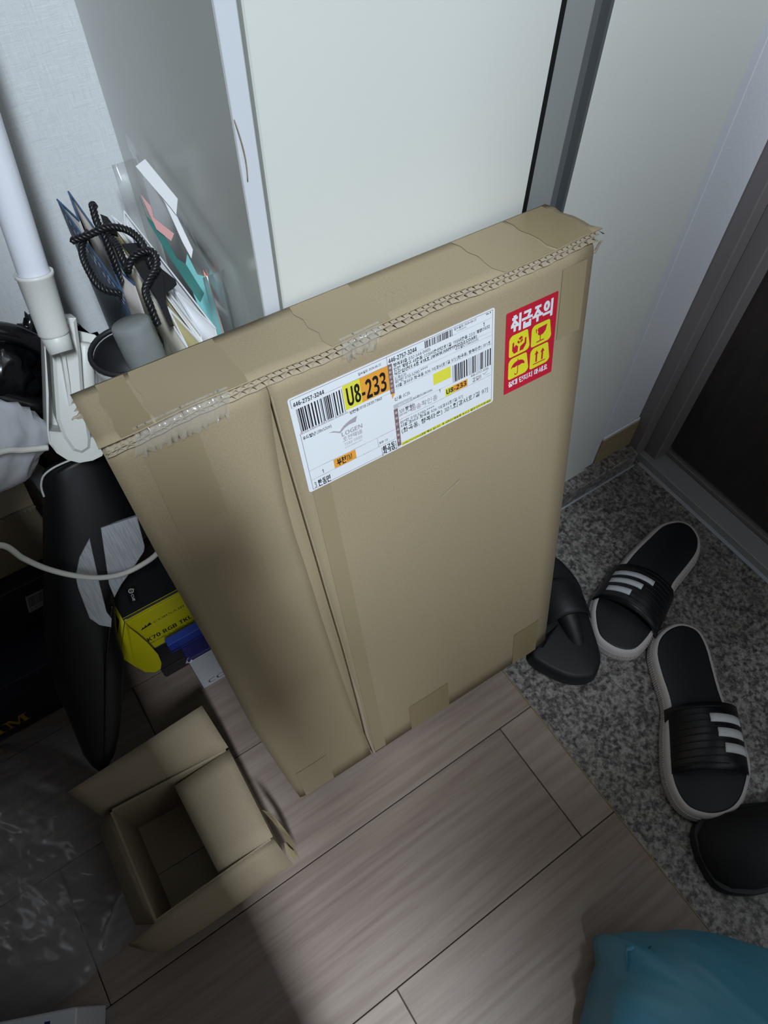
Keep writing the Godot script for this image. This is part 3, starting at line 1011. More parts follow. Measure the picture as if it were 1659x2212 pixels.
	for i in 6: p.append(V(-0.001 - i * 0.0018, PH + 0.006 + 0.0006 * sin(i * 2.0), -PT + 0.022 + i * 0.0006))
	st = begin(true)
	tube(st, p, 0.0018, 0.0006, 5)
	obj("torn_paper", st, M.kraft_cut, t)
	# tape
	tape_front(t, 0.1382, 0.1560, 0.004, 0.523, M.tape, 0.0)
	tape_front(t, 0.200, 0.266, -0.001, 0.064, M.tape_dark, 0.0)
	tape_front(t, 0.383, 0.4285, 0.0, 0.079, M.tape_dark, 0.0)
	tape_front(t, 0.022, 0.064, 0.548, 0.634, M.tape, 0.0)
	tape_front(t, 0.4115, 0.4400, 0.560, 0.632, M.tape, 0.0)
	tape_front(t, 0.028, 0.072, 0.002, 0.075, M.tape, 0.0)
	for q in [[0.040, 0.112, M.tape], [0.014, 0.036, M.tape_dark], [0.345, 0.400, M.tape], [0.404, 0.446, M.tape_dark], [0.180, 0.236, M.tape]]:
		st = begin(true)
		g = []
		for j in 7:
			var row := []
			for i in 7:
				var s: float = lerp(float(q[0]), float(q[1]), i / 6.0) + (rg.randf_range(-0.0022, 0.0022) if i in [0, 6] else 0.0)
				row.append(V(s, PH + 0.0109 + yo.call(s) * j / 6.0 + 0.0001 * sin(i * 2.0 + j), lerp(-PT + 0.002, zf.call(s) - 0.0004, j / 6.0)))
			g.append(row)
		skin(st, g)
		obj("tape_strip", st, q[2], t)
	# crinkled clear tape over the cut edge
	for q in [[0.022, 0.094, 44, 0.634], [0.190, 0.224, 20, 0.638]]:
		st = begin(true)
		g = []
		var ph := []
		for i in q[2] + 1: ph.append(rg.randf_range(-1, 1))
		for j in 8:
			var row := []
			var f := j / 7.0
			for i in q[2] + 1:
				var fu: float = i / float(q[2])
				var s: float = lerp(float(q[0]), float(q[1]), fu) + 0.004 * (f - 0.5) * ph[i] - 0.006 * f
				var y: float = lerp(PH + 0.0116, q[3] + 0.003 * ph[(i * 7) % q[2]], f) + yo.call(s) * (1.0 - f)
				var out: float = [-0.004, 0.0020, 0.0028, 0.0030, 0.0030, 0.0032, 0.0036, 0.0030][j]
				row.append(V(s, y, out + 0.0011 * ph[i] * sin(PI * clampf(f * 1.2, 0, 1)) + 0.0016))
			g.append(row)
		skin(st, g)
		obj("clear_tape", st, M.clear_tape, t)
	# dents and scuffs in the facing
	st = begin()
	var z1 := flap_r(0.28, 0.43) + 0.0005
	fan(st, [V(0.2690, 0.4330, z1), V(0.2790, 0.4375, z1 + 0.0004), V(0.2900, 0.4425, z1 + 0.0003), V(0.2870, 0.4385, z1), V(0.2780, 0.4340, z1)])
	fan(st, [V(0.2880, 0.4415, z1), V(0.2945, 0.4455, z1 + 0.0006), V(0.2960, 0.4425, z1 + 0.0003), V(0.2915, 0.4395, z1)])
	obj("scuff", st, M.kraft_cut, t)
	# shipping label and handling sticker
	plate(t, "shipping_label", 0.1352, 0.3360, 0.5240, 0.6253, 0.0014, picture(label_image(), 0.42), 0.0024, "white printed shipping label with barcodes and a yellow and orange code")
	plate(t, "handling_sticker", 0.3492, 0.4088, 0.5247, 0.6128, 0.0010, picture(sticker_image(), 0.4), 0.0014, "red handling sticker with four yellow pictograms and white lettering")

func fan(st: SurfaceTool, pts: Array):
	for i in range(1, pts.size() - 1): tri(st, pts[0], pts[i], pts[i + 1])

func flap_l(s: float, y: float) -> float:
	var m := smoothstep(0.045, 0.118, s) * sin(PI * clampf(y / 0.63, 0, 1))
	return 0.0022 * sin(PI * clampf(s / 0.12, 0, 1)) * sin(PI * clampf(y / 0.64, 0, 1)) - 0.0048 * m

func flap_r(s: float, y: float) -> float:
	return 0.0016 + 0.0010 * smoothstep(0.150, 0.12, s) * sin(PI * clampf(y / 0.63, 0, 1))

func left_row(y: float, yy: float, dz: float) -> Array:
	var row := []
	var a := along(EDGE_L, y)
	var b := along(SEAM_L, y)
	for i in 13:
		var s: float = lerp(a, b, i / 12.0)
		var z := flap_l(s, y) + dz - (0.0030 if i == 0 else (0.0008 if i == 1 else 0.0))
		row.append(V(s, yy, z))
	return row

func right_row(y: float, yy: float, dz: float) -> Array:
	var row := []
	var a := along(SEAM_R, y)
	for i in 15:
		var s: float = lerp(a, PW, pow(i / 14.0, 1.3))
		var z := flap_r(s, y) + dz - (0.0030 if i == 14 else 0.0)
		row.append(V(s if i < 14 else PW - 0.0005, yy, z))
	return row

func tape_front(t: Node3D, s0: float, s1: float, y0: float, y1: float, m: Material, lift: float):
	var st := begin(true)
	var g := []
	for j in 13:
		var row := []
		var y: float = lerp(y0, y1, j / 12.0)
		for i in 6:
			var s: float = lerp(s0, s1, i / 5.0)
			var z := flap_l(s, clampf(y, 0, 0.63)) if s < 0.125 else flap_r(s, clampf(y, 0, 0.63))
			row.append(V(s, y, z + 0.0006 + lift))
		g.append(row)
	skin(st, g)
	obj("tape_strip", st, m, t)

func plate(t: Node3D, called: String, s0: float, s1: float, y0: float, y1: float, z: float, m: Material, r: float, label: String):
	# rounded rectangle carrying print
	var st := begin()
	var pts := []
	for q in [[s1 - r, y1 - r, 0.0], [s0 + r, y1 - r, 0.5 * PI], [s0 + r, y0 + r, PI], [s1 - r, y0 + r, 1.5 * PI]]:
		for i in 5:
			var a: float = q[2] + 0.5 * PI * i / 4.0
			pts.append(Vector2(q[0] + r * cos(a), q[1] + r * sin(a)))
	var n := pts.size()
	var c := Vector2((s0 + s1) / 2, (y0 + y1) / 2)
	for i in n:
		for q in [c, pts[(i + 1) % n], pts[i]]:
			st.set_uv(Vector2((q.x - s0) / (s1 - s0), (y1 - q.y) / (y1 - y0)))
			st.add_vertex(V(q.x, q.y, z + 0.0009))
	for i in n:
		var k := (i + 1) % n
		for q in [[pts[i], 0.0009], [pts[k], 0.0009], [pts[k], 0.0], [pts[i], 0.0009], [pts[k], 0.0], [pts[i], 0.0]]:
			st.set_uv(Vector2((q[0].x - s0) / (s1 - s0), (y1 - q[0].y) / (y1 - y0)))
			st.add_vertex(V(q[0].x, q[0].y, z - 0.0006 + q[1]))
	obj(called, st, m, t, label)

# ================= open cardboard box
func open_box():
	var o := V(-0.097, 0, -0.253)
	var t := thing("open_carton", "small empty open cardboard box with spread flaps on the wooden floor", "box", o)
	var bl := V(-0.1725, 0.115, -0.3260) - o
	var fl := V(-0.1745, 0.115, -0.1850) - o
	var fr := V(-0.0222, 0.115, -0.1873) - o
	var br := V(-0.0193, 0.115, -0.3135) - o
	var dn := V(0, -0.1135, 0)
	var st: SurfaceTool
	for q in [[bl, fl, V(0.003, 0, 0)], [fl, fr, V(0, 0, -0.003)], [fr, br, V(-0.003, 0, 0)], [br, bl, V(0, 0, 0.003)]]:
		st = begin()
		patch(st, q[0], q[1], q[1] + dn, q[0] + dn, q[2], 2, 2)
		obj("side_wall", st, M.kraft_dull, t)
	# bottom: four flaps meeting
	st = begin()
	var b := [bl + dn, fl + dn, fr + dn, br + dn]
	patch(st, b[0], b[3], b[3].lerp(b[2], 0.497), b[0].lerp(b[1], 0.497), V(0, 0.003, 0))
	obj("bottom_flap", st, M.kraft_dull, t)
	st = begin()
	patch(st, b[0].lerp(b[1], 0.503), b[3].lerp(b[2], 0.503), b[2], b[1], V(0, 0.003, 0))
	obj("bottom_flap", st, M.kraft_dull, t)
	st = begin()
	patch(st, b[3].lerp(b[0], 0.22) + V(0, 0.0032, 0), b[3] + V(-0.004, 0.0032, 0), b[2] + V(-0.004, 0.0032, 0), b[2].lerp(b[1], 0.22) + V(0, 0.0032, 0), V(0, 0.002, 0))
	obj("inner_flap", st, M.kraft_dull, t)
	var th := V(0, -0.0026, -0.001)
	# rear flap, raised
	st = begin(true)
	var tl := V(-0.197, 0.160, -0.356) - o
	var tr := V(-0.0215, 0.160, -0.3630) - o
	patch(st, tl, tr, br + V(0.001, 0.001, 0), bl + V(-0.012, -0.014, -0.002), th, 12, 4, V(0, 0.004, 0.003))
	obj("flap", st, M.kraft_dull, t)
	# right-hand flap, folded in
	st = begin(true)
	patch(st, V(-0.0964, 0.105, -0.3120) - o, br + V(0.0005, 0.002, 0.003), fr + V(0.0005, 0.002, -0.003), V(-0.094, 0.105, -0.1905) - o, V(0, -0.0026, 0), 6, 6, V(0, 0.003, 0))
	obj("flap", st, M.kraft_dull, t)
	# left flap, hanging out
	st = begin(true)
	patch(st, V(-0.199, 0.072, -0.3260) - o, bl + V(0, 0.001, 0), fl + V(0, 0.001, 0), V(-0.2045, 0.062, -0.2080) - o, V(-0.001, -0.0026, 0), 4, 6, V(-0.002, 0.003, 0))
	obj("flap", st, M.kraft_dull, t)
	# front flap
	st = begin(true)
	var g := []
	var outer := [V(-0.2150, 0.080, -0.1875), V(-0.2029, 0.070, -0.1734), V(-0.1847, 0.068, -0.1610), V(-0.14, 0.070, -0.1575), V(-0.09, 0.071, -0.1570), V(-0.05, 0.071, -0.1575), V(-0.0175, 0.070, -0.1580)]
	var hinge := [V(-0.2130, 0.082, -0.1885), V(-0.1945, 0.1, -0.1865)]
	for i in 5: hinge.append((fl + o).lerp(fr + o, i / 4.0) + V(0, 0.001, 0))
	for j in 5:
		var row := []
		for i in 7:
			var f := j / 4.0
			var p: Vector3 = hinge[i].lerp(outer[i], f)
			p.y += 0.005 * sin(PI * f)
			row.append(p - o)
		g.append(row)
	sheet(st, g, V(0, -0.0024, -0.001))
	obj("flap", st, M.kraft_dull, t)
	# torn strip of tape hanging at the corner
	st = begin()
	var rg := RandomNumberGenerator.new()
	rg.seed = 2
	g = []
	for j in 8:
		var f := j / 7.0
		var c := V(-0.0150 + 0.006 * sin(f * 2.6), 0.114 - 0.050 * f, -0.214 + 0.050 * f)
		var wd := 0.010 * (1.0 - 0.5 * f)
		g.append([c + V(-wd * 0.3, rg.randf_range(-0.002, 0.002), -wd), c + V(0.004, 0.003 + rg.randf_range(-0.002, 0.002), 0), c + V(wd * 0.3 + rg.randf_range(0, 0.003), rg.randf_range(-0.003, 0.0), wd)])
	for r in g:
		for i in 3: r[i] -= o
	sheet(st, g, V(-0.0004, -0.0004, 0))
	obj("torn_tape", st, M.tape, t)
	st = begin()
	fan(st, [V(-0.014, 0.092, -0.182) - o, V(-0.009, 0.082, -0.168) - o, V(-0.0145, 0.066, -0.157) - o, V(-0.018, 0.084, -0.172) - o])
	obj("torn_tape", st, M.tape, t)

# ================= paper bags between the parcel and the wall
func gusset_bag(called: String, label: String, rim: Array, y: float, y0: float, m: Material, edge: Material, inside: Material = null) -> Node3D:
	# rim: far left, far fold, far right, near right, near fold, near left as x z pairs
	var o := V(rim[0][0], y0, 0.5 * (rim[0][1] + rim[5][1]))
	var t := thing(called, label, "paper bag", o, Basis(), "")
	var top := []
	var low := []
	for r in rim:
		top.append(V(r[0], y, r[1]) - o)
		low.append(V(r[0], y0, r[1]) - o)
	var th := [V(0.0007, 0, 0), V(0.0004, 0, 0.0006), V(0.0004, 0, -0.0006), V(-0.0007, 0, 0), V(-0.0004, 0, -0.0006), V(-0.0004, 0, 0.0006)]
	var names := ["gusset", "gusset", "side_panel", "gusset", "gusset", "side_panel"]
	for i in 6:
		var k := (i + 1) % 6
		var st := begin(true)
		patch(st, top[i], top[k], low[k], low[i], th[i], 6, 10, V(0.003 if i == 2 else (-0.003 if i == 5 else 0.0), 0, 0))
		obj(names[i], st, m if i == 5 or inside == null else inside, t)
		st = begin()
		var a: Vector3 = top[i]
		var b: Vector3 = top[k]
		tube(st, [a, a.lerp(b, 0.5), b], 0.0009, -1, 5)
		obj("rim_fold", st, edge, t)
	var fl := begin()
	fan(fl, [low[0], low[2], low[3], low[5]])
	obj("bottom", fl, m, t)
	return t

func paper_bags():
	# carton under the bags, behind the parcel
	var c := thing("storage_carton", "plain brown carton on the floor behind the parcel, carrying the paper bags", "box", V(0.102, 0, -0.60))
	box_part("body", V(-0.052, 0.0, -0.14), V(0.070, 0.236, 0.040), M.kraft_dull, c, 0.002)
	box_part("tape_strip", V(-0.051, 0.2355, -0.07), V(0.069, 0.2364, -0.02), M.tape, c, 0.0002)
	# blue printed bag
	var im := Image.create(512, 1024, false, Image.FORMAT_RGB8)
	im.fill(rgb8(38, 46, 62))
	for r in 28:
		for q in 10:
			var x := q * 52 + (26 if r % 2 else 0)
			var y := r * 38
			var col := rgb8(176, 188, 200) if r < 5 and (q + r) % 3 else rgb8(74, 86, 104)
			fill_poly(im, [Vector2(x + 4, y + 8), Vector2(x + 18, y + 2), Vector2(x + 32, y + 8), Vector2(x + 32, y + 22), Vector2(x + 18, y + 28), Vector2(x + 4, y + 22)], col)
			fill_poly(im, [Vector2(x + 38, y + 4), Vector2(x + 46, y + 4), Vector2(x + 46, y + 30), Vector2(x + 38, y + 30)], rgb8(58, 78, 106))
	var tex := ImageTexture.create_from_image(im)
	var blue := textured(tex, V(9, 5, 9), 0.5)
	var rim1 := [[0.093, -0.712], [0.099, -0.667], [0.107, -0.719], [0.106, -0.549], [0.100, -0.590], [0.093, -0.544]]
	gusset_bag("gift_bag", "dark blue patterned gift bag with folded sides and black rope handles", rim1, 0.62, 0.2365, blue, mat(rgb8(58, 88, 122), 0.5), M.bag_inside)
	var rim2 := [[0.118, -0.662], [0.1185, -0.645], [0.1235, -0.654], [0.1230, -0.449], [0.118, -0.506], [0.111, -0.448]]
	gusset_bag("shopping_bag", "cream paper shopping bag with black ribbon handles beside the blue gift bag", rim2, 0.62, 0.2365, M.cream_paper, M.white_paper, M.olive_paper)
	var rim3 := [[0.127, -0.654], [0.131, -0.631], [0.140, -0.655], [0.1400, -0.457], [0.132, -0.523], [0.1265, -0.456]]
	gusset_bag("shopping_bag", "plain white paper shopping bag pressed between cream bag and clear bag", rim3, 0.622, 0.2365, M.white_paper, M.white_paper)
	# black rope handles of the blue bag, black ribbon of the cream one
	var gb := get_node("gift_bag")
	var paths := [[V(0.1088, 0.6550, -0.6223), V(0.1062, 0.6620, -0.6130), V(0.1027, 0.6550, -0.5994), V(0.1025, 0.6500, -0.5870), V(0.1010, 0.6400, -0.5781), V(0.100, 0.61, -0.57)],
		[V(0.0757, 0.6500, -0.5934), V(0.0831, 0.6520, -0.5905), V(0.0938, 0.6540, -0.5877), V(0.1063, 0.6560, -0.5858), V(0.1162, 0.6550, -0.5805), V(0.1220, 0.6540, -0.5718), V(0.1247, 0.6520, -0.5591), V(0.1241, 0.6480, -0.5451), V(0.1214, 0.6400, -0.5328)],
		[V(0.0935, 0.6480, -0.6013), V(0.0841, 0.6440, -0.5950), V(0.0791, 0.6400, -0.5860), V(0.0769, 0.6360, -0.5731), V(0.0768, 0.6300, -0.5591), V(0.0806, 0.6260, -0.5487), V(0.0920, 0.6200, -0.5440)],
		[V(0.1023, 0.6440, -0.5383), V(0.1095, 0.6500, -0.5417), V(0.1182, 0.6540, -0.5407), V(0.1255, 0.6550, -0.5360), V(0.1263, 0.6530, -0.5273), V(0.1214, 0.6500, -0.5190), V(0.1130, 0.6480, -0.5132), V(0.1046, 0.6440, -0.5055), V(0.1015, 0.6400, -0.4923), V(0.1004, 0.6250, -0.4825)],
		[V(0.1073, 0.6400, -0.6008), V(0.1090, 0.6400, -0.5846), V(0.1070, 0.6380, -0.5663), V(0.1056, 0.6300, -0.5529)]]
	for p in paths:
		for i in p.size(): p[i] -= gb.position
		var st := begin(true)
		rope(st, resample(smooth_path(p, 14), 0.0012), 0.0033, 0.011)
		obj("rope_handle", st, M.black_satin, gb)
	var sb := get_node("shopping_bag")
	var band := [V(0.1132, 0.640, -0.5809), V(0.1269, 0.640, -0.5745), V(0.1281, 0.640, -0.5517), V(0.1284, 0.641, -0.5278), V(0.1319, 0.642, -0.5072), V(0.1308, 0.642, -0.5034), V(0.1258, 0.641, -0.5011), V(0.1206, 0.640, -0.5012), V(0.1155, 0.638, -0.4957), V(0.1101, 0.632, -0.4693), V(0.1065, 0.632, -0.4697), V(0.1107, 0.638, -0.5054), V(0.1103, 0.639, -0.5350), V(0.1138, 0.640, -0.5562)]
	flat_card(sb, "ribbon_handle", band, V(0, -0.002, 0), M.black_fabric)
	flat_card(sb, "ribbon_handle", [V(0.1125, 0.644, -0.6275), V(0.1164, 0.644, -0.6197), V(0.1170, 0.643, -0.6037), V(0.1143, 0.643, -0.5902), V(0.1072, 0.643, -0.5999)], V(0, -0.002, 0), M.black_fabric)

# a card cut to an outline given in world points, placed under a thing
func flat_card(t: Node3D, called: String, pts: Array, th: Vector3, m: Material, label := "") -> MeshInstance3D:
	var c := Vector3.ZERO
	for p in pts: c += p
	c /= pts.size()
	var n := th.normalized()
	var ax: Vector3 = (pts[1] - pts[0])
	ax = (ax - n * ax.dot(n)).normalized()
	var ay := n.cross(ax)
	var flat := PackedVector2Array()
	for p in pts: flat.append(Vector2((p - c).dot(ax), (p - c).dot(ay)))
	var ix := Geometry2D.triangulate_polygon(flat)
	var st := begin()
	var inv := t.transform.affine_inverse()
	var q := []
	for p in pts: q.append(inv * p)
	var d := inv.basis * th
	for i in range(0, ix.size(), 3):
		tri(st, q[ix[i]], q[ix[i + 1]], q[ix[i + 2]])
		tri(st, q[ix[i]] + d, q[ix[i + 2]] + d, q[ix[i + 1]] + d)
	for i in q.size():
		var k := (i + 1) % q.size()
		quad(st, q[i], q[k], q[k] + d, q[i] + d)
	return obj(called, st, m, t, label)

func clear_bag():
	var t := thing("clear_bag", "tall clear plastic bag holding teal and pink papers beside grey cabinet side", "plastic bag", V(0.161, 0.2365, -0.57))
	var o := t.position
	var rg := RandomNumberGenerator.new()
	rg.seed = 6
	for s in [[0.1655, 0.0012]]:
		var st := begin(true)
		var g := []
		for j in 16:
			var row := []
			for i in 10:
				var y: float = lerp(0.2375, 0.655 + 0.030 * (1.0 - i / 9.0), j / 15.0)
				var z: float = lerp(-0.668, -0.474, i / 9.0)
				row.append(V(s[0] + s[1] * sin(i * 1.9 + j * 0.8) * 0.6 + rg.randf_range(-0.0004, 0.0004), y, z) - o)
			g.append(row)
		sheet(st, g, V(0.0002, 0, 0))
		obj("film", st, M.film, t)
	for z in [-0.668, -0.474]:
		var st := begin(true)
		patch(st, V(0.1450, 0.66, z) - o, V(0.1655, 0.66, z) - o, V(0.1655, 0.238, z) - o, V(0.1450, 0.238, z) - o, V(0, 0, 0.0002), 4, 6, V(0, 0, 0.006))
		obj("film", st, M.film, t)
	var th := V(-0.55, 0.5, 0.67) * -0.0006
	flat_card(t, "paper_handle", [V(0.1461, 0.6986, -0.5863), V(0.1546, 0.7037, -0.5831), V(0.1652, 0.6787, -0.5557), V(0.1595, 0.6677, -0.5522), V(0.1575, 0.6734, -0.5581)], th, M.white_paper, "bright white paper strip across the top")
	flat_card(t, "paper_handle", [V(0.1540, 0.6820, -0.5718), V(0.1583, 0.6717, -0.5607), V(0.1602, 0.6660, -0.5548), V(0.1614, 0.6422, -0.5361), V(0.1577, 0.6358, -0.5344), V(0.1564, 0.6469, -0.5437), V(0.1561, 0.6735, -0.5638)], th, M.white_paper)
	flat_card(t, "paper_sheet", [V(0.1419, 0.6777, -0.5802), V(0.1454, 0.6702, -0.5717), V(0.1438, 0.6623, -0.5671), V(0.1532, 0.6521, -0.5517), V(0.1489, 0.6468, -0.5513), V(0.1422, 0.6543, -0.5624), V(0.1420, 0.6671, -0.5721)], th, M.rose, "crumpled rose tissue")
	flat_card(t, "paper_sheet", [V(0.1408, 0.6756, -0.5824), V(0.1396, 0.6619, -0.5732), V(0.1457, 0.6533, -0.5618), V(0.1480, 0.6332, -0.5449), V(0.1525, 0.6294, -0.5384), V(0.1549, 0.6160, -0.5263), V(0.1565, 0.6086, -0.5196), V(0.1510, 0.6018, -0.5189), V(0.1476, 0.6133, -0.5303), V(0.1427, 0.6349, -0.5505), V(0.1392, 0.6589, -0.5712)], th, M.teal, "teal sheet")
	flat_card(t, "paper_sheet", [V(0.1572, 0.6357, -0.5422), V(0.1582, 0.6212, -0.5306), V(0.1646, 0.6196, -0.5241), V(0.1571, 0.5681, -0.4918), V(0.1480, 0.5681, -0.4998), V(0.1490, 0.6063, -0.5263), V(0.1530, 0.6285, -0.5398)], th, M.aqua, "pale aqua sheet")
	flat_card(t, "paper_sheet", [V(0.1640, 0.6242, -0.5295), V(0.1651, 0.6195, -0.5251), V(0.1586, 0.5692, -0.4929), V(0.1569, 0.5702, -0.4950), V(0.1620, 0.6145, -0.5239)], th, M.coral, "coral sheet")
	# the papers' lower part, standing in the bag
	box_part("paper_stack", V(0.1500, 0.2375, -0.62) - o, V(0.1575, 0.565, -0.50) - o, M.white_paper, t, 0.001)

# ================= black case standing on its tip
func sports_case():
	var k := 0.92
	var bx := V(1, 0, 0)
	var by := V(0, 0.8336, -0.5524)
	var bn := V(0, 0.5524, 0.8336)
	var t := thing("sports_case", "long black tapered sports case with silver panels, standing on its narrow tip", "case", V(-0.080, 0.293, -0.46), Basis(bx, by, bn))
	# rows: along, left, right, depth
	var rows := [[0.190, 0.052, 0.100, 0.020], [0.186, 0.036, 0.108, 0.034], [0.169, 0.0274, 0.110, 0.044], [0.1195, 0.0025, 0.112, 0.048], [0.085, -0.0155, 0.108, 0.048], [0.0511, -0.033, 0.088, 0.047], [0.0158, -0.0514, 0.040, 0.045], [-0.0429, -0.0742, 0.016, 0.042], [-0.0764, -0.0817, 0.0085, 0.038], [-0.1011, -0.0845, -0.0050, 0.034], [-0.1355, -0.0899, -0.0245, 0.028], [-0.1650, -0.0945, -0.0440, 0.022], [-0.1830, -0.0930, -0.0590, 0.015], [-0.1935, -0.0879, -0.0752, 0.007]]
	var rings := []
	for r in rows:
		var c: float = (r[1] + r[2]) * 0.5 * k
		var hw: float = (r[2] - r[1]) * 0.5 * k
		rings.append(circle(V(c, r[0] * k, -r[3] * k), V(hw, 0, 0), V(0, 0, r[3] * k), 24, 2.6))
	var st := begin(true)
	loft(st, rings)
	obj("shell", st, mat(rgb8(14, 14, 16), 0.5), t)
	var prow := func(pts: Array, called: String, m: Material, label: String):
		var s2 := begin()
		var poly := []
		for p in pts: poly.append(Vector2(p[0], p[1]) * k)
		prism(s2, poly, -0.004, 0.0022, 0.0006)
		obj(called, s2, m, t, label)
	prow.call([[0.0467, 0.102], [0.0262, 0.0859], [0.012, 0.0672], [0.0075, 0.0526], [0.0008, 0.0105], [0.0064, -0.0041], [0.0165, -0.014], [0.0223, -0.0035], [0.021, 0.0072], [0.0305, 0.0443]], "silver_panel", M.brushed, "brushed silver panel")
	prow.call([[0.0634, 0.1074], [0.1058, 0.101], [0.0971, 0.062], [0.0933, 0.0561], [0.0684, 0.0402], [0.0519, 0.0312], [0.0373, 0.0199], [0.0396, 0.0388]], "silver_panel", M.brushed, "brushed silver panel")
	var p := []
	for q in [[0.03, 0.0112], [0.014, -0.015], [-0.0024, -0.0422], [-0.018, -0.07], [-0.0328, -0.0995], [-0.053, -0.139], [-0.0746, -0.1795]]: p.append(V(q[0] * k, q[1] * k, 0.0002))
	st = begin(true)
	tube(st, smooth_path(p), 0.0018, 0.001, 8)
	obj("piping", st, M.black_gloss, t)
	# white rim round the top end
	p = []
	for q in [[0.0262, 0.166], [0.0290, 0.178], [0.0360, 0.1875], [0.0470, 0.1915], [0.0620, 0.1925], [0.0790, 0.1915]]: p.append(V(q[0] * k, q[1] * k, -0.012))
	st = begin(true)
	tube(st, smooth_path(p), 0.0012, -1, 6)
	obj("lid_rim", st, M.white_plastic, t, "thin white rim")

# ================= white floor cleaner
func cleaner():
	var k := 1.058
	var bx := V(1, 0, 0)
	var by := V(0, 0.867, -0.4983)
	var bn := V(0, 0.4983, 0.867)
	var t := thing("floor_cleaner", "white stick floor cleaner with trough-shaped head, standing by the wall", "cleaner", V(0.019, 0.532, -0.55), Basis(bx, by, bn))
	var P := func(pts: Array) -> Array:
		var r := []
		for p in pts: r.append(Vector2(p[0], p[1]) * k)
		return r
	var outer: Array = P.call([[-0.0013, 0.0517], [-0.0109, 0.0308], [-0.021, 0.0096], [-0.0289, -0.0066], [-0.0362, -0.022], [-0.0398, -0.0326], [-0.0383, -0.0431], [-0.0332, -0.0528], [-0.0252, -0.06], [-0.0139, -0.0632], [-0.0045, -0.0629], [0.004, -0.055], [0.0237, -0.0089], [0.0328, 0.0124], [0.0416, 0.0344], [0.0315, 0.0416], [0.0277, 0.0438], [0.0308, 0.0585], [0.0232, 0.0614]])
	# trough floor
	var st := begin()
	prism(st, outer, -0.040, -0.034)
	obj("trough_floor", st, M.white_plastic, t)
	# trough walls: a band following the outline
	st = begin()
	var n := outer.size()
	var mid := Vector2.ZERO
	for p in outer: mid += p
	mid /= n
	for i in n:
		if i in [14, 15, 16]: continue
		var kx := (i + 1) % n
		var a: Vector2 = outer[i]
		var b: Vector2 = outer[kx]
		var ai := a.move_toward(mid, 0.0022)
		var bi := b.move_toward(mid, 0.0022)
		quad(st, V(a.x, a.y, -0.040), V(b.x, b.y, -0.040), V(b.x, b.y, 0.0), V(a.x, a.y, 0.0))
		quad(st, V(ai.x, ai.y, -0.040), V(ai.x, ai.y, 0.0), V(bi.x, bi.y, 0.0), V(bi.x, bi.y, -0.040))
		quad(st, V(a.x, a.y, 0.0), V(b.x, b.y, 0.0), V(bi.x, bi.y, 0.0), V(ai.x, ai.y, 0.0))
	obj("trough_wall", st, M.white_plastic, t)
	# toe cap
	st = begin()
	prism(st, P.call([[-0.0362, -0.022], [-0.0398, -0.0326], [-0.0383, -0.0431], [-0.0332, -0.0528], [-0.0252, -0.06], [-0.0139, -0.0632], [-0.0045, -0.0629], [0.0005, -0.060], [0.0030, -0.045], [-0.0061, -0.0434], [-0.0260, -0.0280]]), -0.036, -0.0005, 0.002)
	obj("toe_cap", st, M.white_plastic, t)
	# spine block
	st = begin()
	prism(st, P.call([[-0.0023, 0.0348], [-0.0147, 0.0068], [-0.0242, -0.0154], [-0.0265, -0.0321], [-0.0251, -0.0469], [-0.0191, -0.0527], [-0.0106, -0.0512], [-0.0061, -0.0434], [0.007, -0.0028], [0.0209, 0.0302], [0.0308, 0.0585], [0.018, 0.060], [0.008, 0.046]]), -0.035, 0.003, 0.003)
	var spine := obj("spine", st, M.white_plastic, t)
	st = begin()
	fan_solid(st, [V(0.0058, 0.0377, 0.0), V(-0.0081, -0.0081, 0.0), V(-0.0078, -0.0075, 0.004), V(-0.001, 0.012, 0.008), V(0.0062, 0.034, 0.010)], V(0.0016, 0, 0), k)
	obj("fin", st, M.white_plastic, spine)
	# roller
	st = begin(true)
	var a0 := V(0.0290, 0.0345, -0.018) * k
	var a1 := V(0.0085, -0.0100, -0.018) * k
	var ad := (a1 - a0).normalized()
	var ax := ad.cross(V(0, 0, 1)).normalized()
	var rr := []
	for q in [[0.0, 0.004], [0.02, 0.0075], [0.06, 0.0085], [0.94, 0.0085], [0.98, 0.0075], [1.0, 0.004]]:
		rr.append(circle(a0.lerp(a1, q[0]), ax * q[1], V(0, 0, 1) * q[1], 20))
	loft(st, rr)
	obj("roller", st, M.white_plastic, t)
	# neck, sleeve and pole in world points
	var inv := t.transform.affine_inverse()
	var s0 := V(0.0253, 0.585, -0.545)
	var s1 := V(0.0268, 0.598, -0.556)
	var s2 := V(0.0345, 0.650, -0.570)
	var s3 := V(0.1080, 1.150, -0.690)
	st = begin(true)
	tube(st, [inv * s0, inv * s0.lerp(s1, 0.5), inv * s1], 0.0105, 0.0125, 20)
	obj("neck_joint", st, M.white_plastic, t)
	st = begin(true)
	var sd := (s2 - s1).normalized()
	var sx := sd.cross(V(0, 0, 1)).normalized()
	var sy := sd.cross(sx)
	rr = []
	for q in [[0.0, 0.0128], [0.03, 0.0134], [0.06, 0.0130], [0.92, 0.0146], [0.95, 0.0156], [1.0, 0.0156], [1.0, 0.0138], [0.9, 0.0132]]:
		rr.append(circle(inv * s1.lerp(s2, q[0]), inv.basis * sx * q[1], inv.basis * sy * q[1], 24))
	loft(st, rr)
	obj("sleeve", st, M.white_plastic, t)
	st = begin(true)
	tube(st, [inv * s1.lerp(s2, 0.6), inv * s2, inv * s2.lerp(s3, 0.5), inv * s3], 0.0128, -1, 24)
	obj("pole", st, M.white_gloss, t, "glossy white pole")

